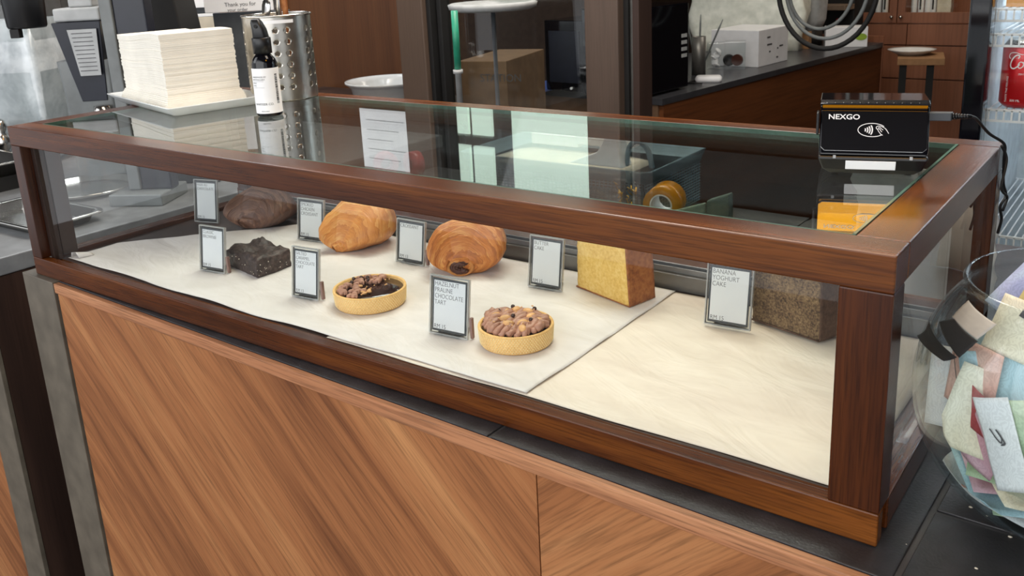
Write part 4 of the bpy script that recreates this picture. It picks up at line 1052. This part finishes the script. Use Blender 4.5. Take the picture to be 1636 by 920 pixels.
for (u_, la) in ((617, 'red tape roll lying left behind the case'), (662, 'red tape roll lying right of the other red roll behind the case')):
    p = ony(u_, 269, .47); o = obj('red_tape_roll', ringy(.010, .020, .018, .0205), 'red'); o.location = (p.x, .47, p.z-.012); o.rotation_euler.z = 1.0 if u_ < 640 else -.3; tag(o, la, 'tape')
    if u_ < 640:
        q = thing('tape_box', 'small dark box under the two red tape rolls', 'box', (p.x+.028, .47, 0)); obj('carton', MB().box(-.055, -.03, 0, .065, .03, p.z-.0125), 'wallb', q, bevel=.001); obj('lid_line', MB().box(-.0555, -.0305, p.z-.03, .0655, -.0301, p.z-.0285), 'blackm', q)

# notice on the wood wall (mirrored in the top glass)
t = thing('wall_notice', 'white printed notice on the wood wall, mirrored in the case top', 'notice', (-.99, 1.745, .54))
obj('sheet', MB().box(-.13, -.003, 0, .13, 0, .22), 'paper', t)
mb = MB()
for k in range(5): mb.box(-.10, -.0036, .04+.036*k, .09-(k % 3)*.03, -.0031, .042+.036*k)
obj('printed_lines', mb, 'text', t)

# white bowl on a rear ledge
t = thing('rear_ledge', 'dark wooden ledge behind the case carrying the white bowl', 'ledge', (-.84, 1.45, FL))
p = ony(600, 148, 1.45)
obj('ledge_top', MB().box(-.45, -.16, p.z-FL-.07, .30, .28, p.z-FL-.045), 'dwood', t, bevel=.002); obj('ledge_body', MB().box(-.44, -.14, 0, .29, .27, p.z-FL-.0705), 'blackm', t)
bz = p.z-.0448
t = thing('white_bowl', 'white bowl with a flared rim behind the case', 'bowl', ((ony(612, 118, 1.45)).x+.02, 1.45, bz))
obj('bowl_body', MB().lathe([(.100, 0), (.103, .008), (.117, .070), (.126, .078), (.134, .084), (.134, .089), (.126, .088), (.112, .074), (.098, .012), (.001, .008)], 64), 'ceram', t, smooth=True)

# ================================================================ BACK BAR
ba = math.radians(-6.6)
bz_ = -.05
bco = onz(1058, 158, bz_)
bar = thing('back_bar', 'dark topped back bar with veneer side running away behind the glass', 'counter', (bco.x, bco.y, bz_), ba)
# local: origin at near right corner; x negative to the left, y away
LB = (onz(1420, 68, bz_)-bco).length
wl_ = .62
obj('bar_top', MB().box(-wl_, 0, -.022, 0, LB, 0), flat('dark_stone', (58, 58, 62), .3), bar, bevel=.001)
obj('bar_side', MB().box(-.02, .012, -.95, -.003, LB-.01, -.0225), 'barwood', bar)
obj('bar_front', MB().box(-wl_, .005, -.95, -.0205, .02, -.0225), flat('bar_front_wood', (104, 78, 58), .6), bar)
obj('bar_end', MB().box(-wl_, LB-.009, -.95, .001, LB, .03), 'cabwood', bar, bevel=.001)
BMx = Matrix.Translation(bco) @ Matrix.Rotation(ba, 4, 'Z')
def onbar(u, v): p = onz(u, v, bz_); return p
def pxs(p): return (CM.transposed() @ (p-CT)).z*-1/CF       # metres per pixel at that point
# microwave
p = onbar(1100, 141); q = BMx.inverted() @ p
t = thing('microwave_oven', 'black microwave oven on the near end of the back bar', 'microwave', BMx @ Vector((q.x-.0, q.y, 0)), ba)
mw = .22; s_ = pxs(p); mh = 134*s_
obj('oven_body', MB().box(-mw, -.30, 0.008, 0, .0, mh), 'blackg', t, bevel=.004)
obj('oven_feet', MB().box(-.05, -.28, 0, -.03, -.26, .008).box(-mw+.03, -.28, 0, -mw+.05, -.26, .008).box(-.05, -.04, 0, -.03, -.02, .008), 'blackm', t)
mb = MB()
for k in range(4): mb.box(.0002, -.045, mh*.38+.022*k, .001, -.012, mh*.38+.012+.022*k)
obj('side_vents', mb, 'lgrey', t)
# pens
p = onbar(1116, 119); s_ = pxs(p)
t = thing('pen_cup', 'dark metal pen cup on the back bar beside the microwave', 'cup', p)
obj('cup', MB().lathe([(11*s_, 0), (11*s_, 60*s_), (10*s_, 60*s_), (10*s_, .004), (.001, .004)], 28), 'alu', t, smooth=True)
for k, (dx, tl, la) in enumerate(((-.5, -.22, 'grey pen leaning left in the pen cup'), (.05, .03, 'upright grey pen in the pen cup'), (.5, .42, 'grey pen leaning right in the pen cup'))):
    o = thing('pen', la, 'pen', p+Vector((dx*7*s_*.5, 0, .005)))
    d_ = rt*math.sin(tl)+Vector((0, 0, 1))*math.cos(tl)
    obj('barrel', MB().tube([(0, 0, 0), d_*78*s_, d_*92*s_], [.0035, .0035, .0015], 8), 'grey', o, smooth=True)
# white puck device
p = onbar(1132, 130); s_ = pxs(p); o = thing('card_reader', 'small white rounded device with black cable on the back bar', 'device', p, .4)
obj('device_body', MB().loft([rrect(20*s_, 14*s_, .012, 0), rrect(21*s_, 15*s_, .012, .012), rrect(18*s_, 12*s_, .012, .02)]), 'white', o, smooth=True); obj('cable', MB().tube([(-.03, 0, .006), (-.06, -.02, .004), (-.07, -.06, .004), (-.02, -.08, .004)], .003, 8), 'blackm', o)
# clear boxes
for (u_, v_, wpx, hpx, la, kind) in ((1143, 110, 26, 42, 'clear box of white cotton pads on the back bar', 'cotton'), (1174, 110, 32, 44, 'clear box holding a red compact on the back bar', 'compact')):
    p = onbar(u_, v_); s_ = pxs(p); t = thing('clear_box', la, 'box', p, ba+.5)
    w2 = wpx*s_/2; hh = hpx*s_
    obj('box_wall', MB().box(-w2, -w2, 0, w2, w2, hh), 'plasticclear', t, bevel=.002)
    if kind == 'cotton':
        for k in range(7):
            o = obj('cotton_pad', MB().lathe([(.010, -.004), (.014, -.002), (.014, .002), (.010, .004)], 12), 'white', None, smooth=True); o.location = p+Vector((rnd.uniform(-.4, .4)*w2, rnd.uniform(-.4, .4)*w2, .016+.009*k)); o.rotation_euler = (rnd.uniform(.5, 1.5), 0, rnd.uniform(0, 3)); tag(o, 'white cotton pad inside the clear box on the back bar', 'cotton pad', 'cotton pads in the clear box')
    else:
        q = thing('red_compact', 'red and black round compact inside the clear box', 'compact', p+Vector((0, 0, .005)))
        obj('compact_disc', MB().tube([(.01, -.008, .03), (.01, .004, .03)], .022, 20), 'choc', q); obj('compact_case', MB().tube([(-.022, -.004, .026), (-.03, .008, .030)], .022, 20), 'blackm', q)
# white box
a_, b_ = onbar(1211, 108), onbar(1258, 96); s_ = pxs(a_)
t = thing('white_carton', 'white printed carton on the back bar', 'box', a_, math.atan2(b_.y-a_.y, b_.x-a_.x)-PI/2)
dl = (b_-a_).length; hh = 58*s_
obj('carton', MB().box(-85*s_, 0, 0, 0, dl, hh), 'white', t, bevel=.002)
mb = MB()
for y_, z_, w__ in ((.28, .75, .10), (.28, .55, .16), (.35, .35, .05), (.62, .40, .04), (.7, .45, .12), (.60, .15, .06)): mb.box(.0002, dl*y_, hh*z_, .001, dl*(y_+w__), hh*(z_+.04))
obj('printed_marks', mb, 'text', t)
# pale plastic bag
p = onbar(1215, 88)+Vector((-.14, .20, .001)); s_ = pxs(p)
t = thing('plastic_bag', 'large pale translucent bag over the white carton on the back bar', 'bag', p, .2)
mb = MB(); rows = []
for k in range(13):
    tz = k/12; z = tz*230*s_
    rows.append([(x*(1+.05*math.sin(z*30+y*40)), y*(1+.08*math.sin(z*22+x*50)), z) for x, y, z_ in rrect((84+6*math.sin(tz*3))*s_, 30*s_, .03, 0, 5)])
obj('bag_skin', mb.loft(rows), flat('pale_green_film', (238, 242, 228), .5), t, smooth=True)
p = onbar(1258, 84)+Vector((-.03, .30, .001)); s_ = pxs(p)
t = thing('grey_appliance', 'rounded grey appliance body behind the white carton', 'appliance', p, ba)
obj('appliance_body', MB().loft([rrect(22*s_, 20*s_, .03, 24*s_), rrect(28*s_, 22*s_, .03, 40*s_), rrect(30*s_, 24*s_, .03, 90*s_), rrect(22*s_, 20*s_, .03, 140*s_)]), 'lgrey', t, smooth=True)
obj('appliance_base', MB().loft([rrect(24*s_, 20*s_, .03, 0), rrect(24*s_, 20*s_, .03, 23.8*s_)]), 'blackm', t)
# small wooden block
p = onbar(1262, 84); o = obj('wooden_block', MB().box(-.022, -.02, 0, .022, .02, .075), 'kraft', None, bevel=.002); o.location = p+Vector((.01, .16, 0)); tag(o, 'small tan wooden block right of the white carton', 'block')
# green logo carton and hoses
p = onbar(1362, 76); s_ = pxs(p); t = thing('logo_carton', 'long white carton with a green oval mark near the end of the bar', 'box', p+Vector((.0, .02, 0)), ba+.5)
obj('carton', MB().box(-44*s_, 0, 0, 20*s_, .09, 32*s_), 'white', t, bevel=.002)
obj('green_mark', MB().prism([(10*s_+9*s_*math.cos(2*PI*k/24), 16*s_+5.5*s_*math.sin(2*PI*k/24)) for k in range(24)], -.0012, -.0002, 'y'), flat('lime_print', (140, 170, 50), .5), t)
for k, (du, rr_, ml, la) in enumerate(((-4, 60, 'grey', 'grey hose forming the inner loop above the bar'), (6, 74, 'grey', 'grey hose forming the middle loop above the bar'), (8, 88, 'blackm', 'black hose forming the outer loop above the bar'))):
    p = atd(1316+du, -22, 3.0-.05*k); s_ = 3.0/CF
    t = thing('coiled_hose', la, 'hose', p)
    pts = [rt*math.cos(a)*rr_*s_*.86+Vector((0, 0, 1))*math.sin(a)*rr_*s_*1.12+vd*.01*k for a in [-PI*1.08+PI*1.16*j/26 for j in range(27)]]
    pts = [pts[0]+Vector((0, 0, .3))]+pts+[pts[-1]+Vector((0, 0, .3))]
    obj('hose', MB().tube(pts, (3.0 if ml == 'grey' else 4.0)*s_, 10), ml, t, smooth=True)
# dark machine with shelf behind the hoses
p = onbar(1330, 74)+Vector((-.16, .45, 0)); s_ = pxs(p)
t = thing('coffee_machine', 'dark machine with a brown shelf plank behind the hoses', 'machine', p, ba)
obj('machine_body', MB().box(-.42, .05, .006, .10, .45, .62), 'blackm', t, bevel=.006)
obj('machine_shelf', MB().box(-.42, -.06, .13, .10, .05, .155), flat('brown_plank', (128, 110, 94), .5), t, bevel=.002)
obj('machine_foot', MB().box(-.4, .06, 0, -.36, .1, .006).box(.04, .06, 0, .08, .1, .006), 'blackm', t)
obj('red_button', MB().sphere((.02, .045, .075), .010, 10, 8), 'red', t); 
# behind the partition glass
bf = onz(1000, 160, bz_)
p = BMx @ Vector((-.17, .05, 0))
a_, b_ = onz(868, 147, bz_), onz(940, 152, bz_); s_ = pxs(a_)
t = thing('counter_oven', 'black glass fronted oven behind the partition window', 'oven', a_+Vector((.0, .02, 0)), ba)
obj('oven_body', MB().box(0, 0, .006, .17, .3, 112*s_), 'blackg', t, bevel=.003); obj('oven_window', MB().box(.02, -.003, .035, .155, -.0005, 96*s_), 'navy', t, bevel=.001)
obj('oven_knob', MB().tube([(60*s_*.9, -.0005, .018), (60*s_*.9, -.008, .018)], .0045, 12), 'white', t)
p = onz(835, 147, bz_); s_ = pxs(p)
o = obj('folded_cloth', MB().loft([rrect(36*s_, 12*s_, .01, 0), rrect(34*s_, 12*s_, .01, 5*s_), [(x+.02, y, 12*s_+.2*x) for x, y, z in rrect(22*s_, 9*s_, .01, 0)]]), 'blue', None, smooth=True); o.location = p+Vector((.0, .05, 0)); tag(o, 'blue and white folded cloth on the bar behind the window', 'cloth')
o2 = obj('folded_cloth', MB().loft([rrect(34*s_, 10*s_, .01, 0), [(x-.01, y, 6*s_+.12*x) for x, y, z in rrect(28*s_, 8*s_, .01, 0)]]), 'cream', None, smooth=True); o2.location = p+Vector((-.01, .10, 0)); tag(o2, 'pale cloth behind the blue folded cloth', 'cloth')
# cardboard box and tub on a shelf behind glass
p = atd(765, 150, 2.55); t = thing('cardboard_box', 'brown cardboard box behind the partition window', 'box', (p.x, p.y, FL), .25)
s_ = 2.55/CF; g = p.z-FL
obj('box_body', MB().box(-34*s_, 0, g-.15, 50*s_, .3, g+52*s_), flat('dim_cardboard', (112, 86, 62), .8), t, bevel=.002)
obj('plinth', MB().box(-34*s_, 0.01, 0, 50*s_, .3, g-.151), 'blackm', t)
tm = text_mb('STATION', 17*s_, 4*s_, g+20*s_); obj('lettering', tm.off(0, -.001, 0), 'text', t)
p = atd(787, 6, 2.2); t = thing('round_table', 'white rimmed round table top behind the partition window', 'table', (p.x, p.y, FL)); s_ = 2.2/CF; g = p.z-FL
obj('table_top', MB().lathe([(60*s_, g-10*s_), (70*s_, g-6*s_), (72*s_, g+1*s_), (67*s_, g+3*s_), (56*s_, g-2*s_), (54*s_, g-4*s_), (.001, g-4.5*s_)], 64), 'lgrey', t, smooth=True)
obj('table_pole', MB().lathe([(3.5*s_, 0.02), (3.5*s_, g-10.5*s_)], 24), 'dgrey', t, smooth=True)
obj('table_foot', MB().lathe([(55*s_, 0), (52*s_, .0195)], 32), 'dgrey', t)
p = atd(729, 70, 2.0); t = thing('green_bottle', 'thin green and white upright tube inside the window edge', 'tube', (p.x, p.y, FL)); s_ = 2.0/CF; g = p.z-FL
obj('green_section', MB().lathe([(5.5*s_, g-40*s_), (5.5*s_, g+52*s_)], 16), 'green', t); obj('white_section', MB().lathe([(5*s_, 0), (5*s_, g-48*s_), (8*s_, g-47*s_), (8*s_, g-41*s_)], 16), 'lgrey', t)

# ================================================================ REAR CABINET
cy_ = 4.2
X0, X1 = -.15, .62
zt = .70; zd = ony(1450, 38, cy_).z; zb = ony(1450, 20, cy_).z
t = thing('wall_cabinet', 'tall brown wooden cabinet with glazed doors and drawers at the back', 'cabinet', (X0, cy_, FL))
def cb_(z): return z-FL
WX = X1-X0
sx_ = ony(1433, 25, cy_).x-X0
obj('cabinet_body', MB().box(0, .02, 0, WX, .42, cb_(zd)).box(0, .40, cb_(zd), WX, .42, cb_(zt)).box(0, .02, cb_(zd), .012, .40, cb_(zt)).box(WX-.012, .02, cb_(zd), WX, .40, cb_(zt)), 'cabwood', t)
for xa, xb, kx in ((.0, sx_-.002, sx_-.022), (sx_+.002, WX, sx_+.022)):
    f_ = .035
    dr = obj('door', MB().box(xa, 0, cb_(zd)+.004, xb, .019, cb_(zb)).box(xa, 0, cb_(zb), xa+f_, .019, cb_(zt)).box(xb-f_, 0, cb_(zb), xb, .019, cb_(zt)), 'cabwood', t, bevel=.001)
    obj('glass_panel', MB().box(xa+f_, .008, cb_(zb), xb-f_, .011, cb_(zt)), 'glass', dr)
    obj('knob', MB().lathe([(.004, 0), (.004, .012), (.009, .016), (.007, .024), (.001, .026)], 16).xf(Matrix.Translation((kx, 0, cb_(ony(1432, 27, cy_).z))) @ Matrix.Rotation(PI/2, 4, 'X')), 'steel', dr, smooth=True)
zz = [zd, ony(1480, 73, cy_).z, ony(1480, 127, cy_).z, ony(1480, 180, cy_).z, -.75]
for k in range(4):
    for xa, xb in ((.002, sx_+.05), (sx_+.054, WX-.002)):
        d_ = obj('drawer', MB().box(xa, 0, cb_(zz[k+1])+.003, xb, .019, cb_(zz[k])-.003), 'cabwood', t, bevel=.001)
# bottles and box inside
zsh = zb-.002
for k, (u_, la) in enumerate(((1402, 'leftmost white bottle behind the cabinet glass'), (1413, 'second white bottle from the left in the cabinet'), (1459, 'white bottle just right of the cabinet door post'), (1470, 'white bottle with black print in the cabinet middle'), (1481, 'white bottle fourth from the left in the cabinet'), (1490, 'white bottle nearest the warm lit box in the cabinet'))):
    px = ony(u_, 10, cy_+.1).x; q = thing('white_bottle', la, 'bottle', (px, cy_+.12, zd+.0005), 0, 'white bottles in the rear cabinet')
    obj('bottle_body', MB().lathe([(.013, 0), (.014, .01), (.014, .20), (.008, .22), (.008, .25)], 16), 'white', q, smooth=True)
    if k in (1, 3, 5): obj('black_print', MB().box(-.004, -.0148, .06, .004, -.0142, .19), 'inkb', q)
px = ony(1508, 10, cy_+.1).x; q = thing('lit_box', 'warm glowing box inside the rear cabinet', 'box', (px, cy_+.12, zd+.0005)); obj('box_body', MB().box(-.032, -.02, 0, .032, .04, .24), 'cream', q, bevel=.002); obj('box_band', MB().box(-.0322, -.0203, .12, .0322, -.02001, .13), 'kraft', q)
l = bpy.data.lights.new('cabinet_lamp', 'POINT'); l.energy = 1.2; l.color = (1, .62, .3); l.shadow_soft_size = .03; lo_ = bpy.data.objects.new('cabinet_lamp', l); COL.objects.link(lo_); lo_.location = (px+.03, cy_+.06, zd+.42)
# wooden shelf and plate beyond the bar end
p = onz(1445, 92, -.10)+Vector((.04, .1, 0)); t = thing('wooden_shelf', 'pale wooden shelf beyond the end of the back bar', 'shelf', (p.x, p.y, -.10), ba+.35)
obj('shelf_board', MB().box(-.09, -.12, -.03, .10, .12, 0), 'kraft', t, bevel=.002); obj('shelf_leg', MB().box(-.08, -.1, -.9, -.05, -.07, -.0305).box(.03, -.1, -.9, .06, -.07, -.0305), 'blackm', t)
t2 = thing('white_dish', 'white dish resting on the pale wooden shelf', 'dish', t.location+Vector((-.04, .02, .0005))); obj('dish_body', MB().lathe([(.06, 0), (.10, .022), (.102, .024), (.09, .02), (.05, .006), (.001, .006)], 40), 'ceram', t2, smooth=True)

# ================================================================ FRIDGE
fy = 1.2
fx0 = ony(1545, 100, fy).x; fx1 = ony(1580, 100, fy).x
t = thing('drinks_fridge', 'upright drinks fridge with black frame and wire shelves at the right', 'fridge', (fx0, fy, FL))
fw = .62; fh = 1.85
obj('frame', MB().box(0, -.02, 0, fx1-fx0, .03, fh).box(fw-.034, -.02, 0, fw, .03, fh).box(fx1-fx0, -.02, 0, fw-.034, .03, .25).box(fx1-fx0, -.02, fh-.15, fw-.034, .03, fh), 'blackg', t, bevel=.004)
liner_m = flat('fridge_liner', (206, 214, 220), .4)
obj('liner', MB().box(0.004, .031, 0, .03, .55, fh).box(fw-.03, .031, 0, fw-.004, .55, fh).box(.03, .52, 0, fw-.03, .55, fh).box(.03, .031, 0, fw-.03, .519, .24).box(.03, .031, fh-.14, fw-.03, .519, fh), liner_m, t)
obj('door_glass', MB().box(fx1-fx0+.0005, -.002, .25, fw-.0345, .004, fh-.15), 'glass', t)
shz = [ony(1600, 172, fy+.05).z, ony(1600, 52, fy+.05).z, ony(1600, 12, fy+.05).z, ony(1600, 372, fy+.05).z]
for z in shz:
    mb = MB(); zl = z-FL
    mb.box(.032, .032, zl-.004, fw-.032, .037, zl).box(.032, .034, zl-.024, fw-.032, .037, zl-.020).box(.032, .50, zl-.004, fw-.032, .505, zl)
    for k in range(44): x = .036+.0125*k; mb.box(x, .032, zl-.022, x+.003, .034, zl-.002)
    for k in range(44): x = .036+.0125*k; mb.box(x, .034, zl-.0025, x+.0025, .50, zl-.0005)
    obj('wire_shelf', mb, 'white', t)
lz = bpy.data.lights.new('fridge_lamp', 'AREA'); lz.size = .4; lz.size_y = .1; lz.shape = 'RECTANGLE'; lz.energy = 5; lz.color = (.86, .93, 1)
lo_ = bpy.data.objects.new('fridge_lamp', lz); COL.objects.link(lo_); lo_.location = (fx0+.3, fy+.12, FL+fh-.16); lo_.rotation_euler = (.2, 0, 0)
def script_c(s):   # flowing capital C and small letters as strokes
    return s
def can(x, y, z, rz, label, r=.033, h=.122):
    q = thing('drink_can', label, 'can', (x, y, z), rz, 'red cola cans in the fridge')
    obj('can_body', MB().lathe([(.024, 0), (r-.001, .008), (r, .011), (r, h-.013), (r-.001, h-.011)], 48), M_red, q, smooth=True)
    obj('can_lid', MB().lathe([(r-.001, h-.0112), (.0275, h-.002), (.0275, h), (.025, h), (.024, h-.003), (.001, h-.003)], 40), 'steel', q, smooth=True)
    # script lettering wrapped on the can
    S = []
    C_ = [(.010, .017), (.012, .021), (.008, .023), (.002, .018), (-.002, .008), (-.001, .001), (.004, -.001), (.010, .003), (.013, .007)]
    S.append((C_, .0021))
    S.append(([(.017, .010), (.014, .011), (.011, .007), (.011, .002), (.014, .0), (.018, .003), (.019, .008), (.017, .0105), (.021, .010)], .0016))
    S.append(([(.027, .010), (.023, .010), (.021, .006), (.021, .001), (.024, -.0005), (.028, .003)], .0016))
    S.append(([(.034, .010), (.030, .009), (.029, .004), (.030, .0), (.034, .003), (.035, .010), (.034, .001), (.037, .001)], .0016))
    S.append(([(-.003, .016), (-.006, .020), (-.003, .026), (.006, .027), (.016, .024), (.030, .026)], .0012))
    S.append(([(.038, .005), (.042, .006)], .0014))
    S.append(([(.054, .017), (.056, .021), (.052, .023), (.046, .018), (.043, .008), (.044, .001), (.049, -.001), (.054, .003)], .0021))
    mb = MB()
    for st, wd in S: mb.ribbon([(p_[0], p_[1]) for p_ in crom([(a, b, 0) for a, b in st], 5)], wd, th=.0001)
    join(mb, text_mb('ZERO SUGAR', .004, .012, -.012, ext=.00005))
    v2 = text_mb('TASTE THE FEELING', .0052, 0, 0, ext=.00005).xf(Matrix.Rotation(-PI/2, 4, 'Y')).off(-.004, 0, -.062)
    v3 = text_mb('330 ML', .0055, .002, -.060, ext=.00005)
    def wrap(m_, a0):
        for v in m_.b.verts: a = a0+v.co.x/r; rr = r+.0004-v.co.y; v.co = Vector((rr*math.cos(a), rr*math.sin(a), v.co.z+h*.60))
        return m_
    a0 = -PI/2-.75
    obj('script_logo', wrap(mb, a0), 'whitetext', q); obj('printed_text', join(wrap(v2, a0), wrap(v3, a0)), 'whitetext', q)
    return q
M_red = flat('cola_red', (196, 20, 30), .3, .3, var=.05)
zc_ = shz[0]+.0002
cx0 = ony(1599, 120, fy+.075).x
can(cx0+.034, fy+.075, zc_, .35, 'red cola can in front at the left of the fridge shelf', r=.034, h=.122)
can(cx0+.110, fy+.078, zc_, .1, 'second red cola can along the fridge shelf', r=.034, h=.122)
for k in range(3):
    zt_ = shz[2]+.0002
    q = thing('drink_carton', ('leftmost', 'middle', 'rightmost')[k]+' of the orange and white cartons on the top fridge shelf', 'carton', (cx0+.03+.07*k, fy+.09, zt_)); obj('carton_body', MB().box(-.03, -.03, 0, .03, .03, .13), 'white', q, bevel=.002); obj('carton_band', MB().box(-.0305, -.0305, .0, .0305, -.0301, .02), 'wax', q)
# tissue and black roll between fridge and jar
o = obj('tissue', MB().loft([[(0, 0, 0), (.03, .01, 0), (.05, 0, 0)], [(.0, .0, .07), (.03, .012, .075), (.045, .0, .06)], [(.008, 0, .12), (.03, .006, .115), (.035, 0, .10)]], closed=False), 'cream', None, smooth=True)
p = onz(1588, 430, 0); o.location = (1.235, .62, 0.0005); o.rotation_euler.z = .3; tag(o, 'white tissue sticking up behind the tip jar', 'tissue'); o.modifiers.new('s', 'SOLIDIFY').thickness = .002
t = thing('receipt_roll', 'black rimmed roll standing behind the tip jar', 'roll', (1.335, .50, 0.0005)); obj('roll_body', MB().lathe([(.022, 0), (.022, .075), (.014, .077), (.013, .074)], 28), 'black', t, smooth=True); obj('roll_core', MB().lathe([(.012, .0), (.0125, .0765), (.010, .0765), (.010, .01)], 20), 'lgrey', t)

mb = MB(); rows = []
for i in range(25):
    rows.append([(.16*i/24+.006*noise.noise(Vector((i*.4, j*.5, 2))), .03*math.sin(j/20*PI)+.012*noise.noise(Vector((i*.3, j*.45, 7))), .0015+.17*j/20) for j in range(21)])
o = obj('paper_bag', mb.loft(rows, closed=False), flat('crumpled_white_paper', (206, 206, 202), .7), None, smooth=True); o.location = (1.03, .47, .0); o.rotation_euler.z = -.15
tag(o, 'crumpled white paper bag standing behind the right end of the case', 'paper'); o.modifiers.new('s', 'SOLIDIFY').thickness = .0015
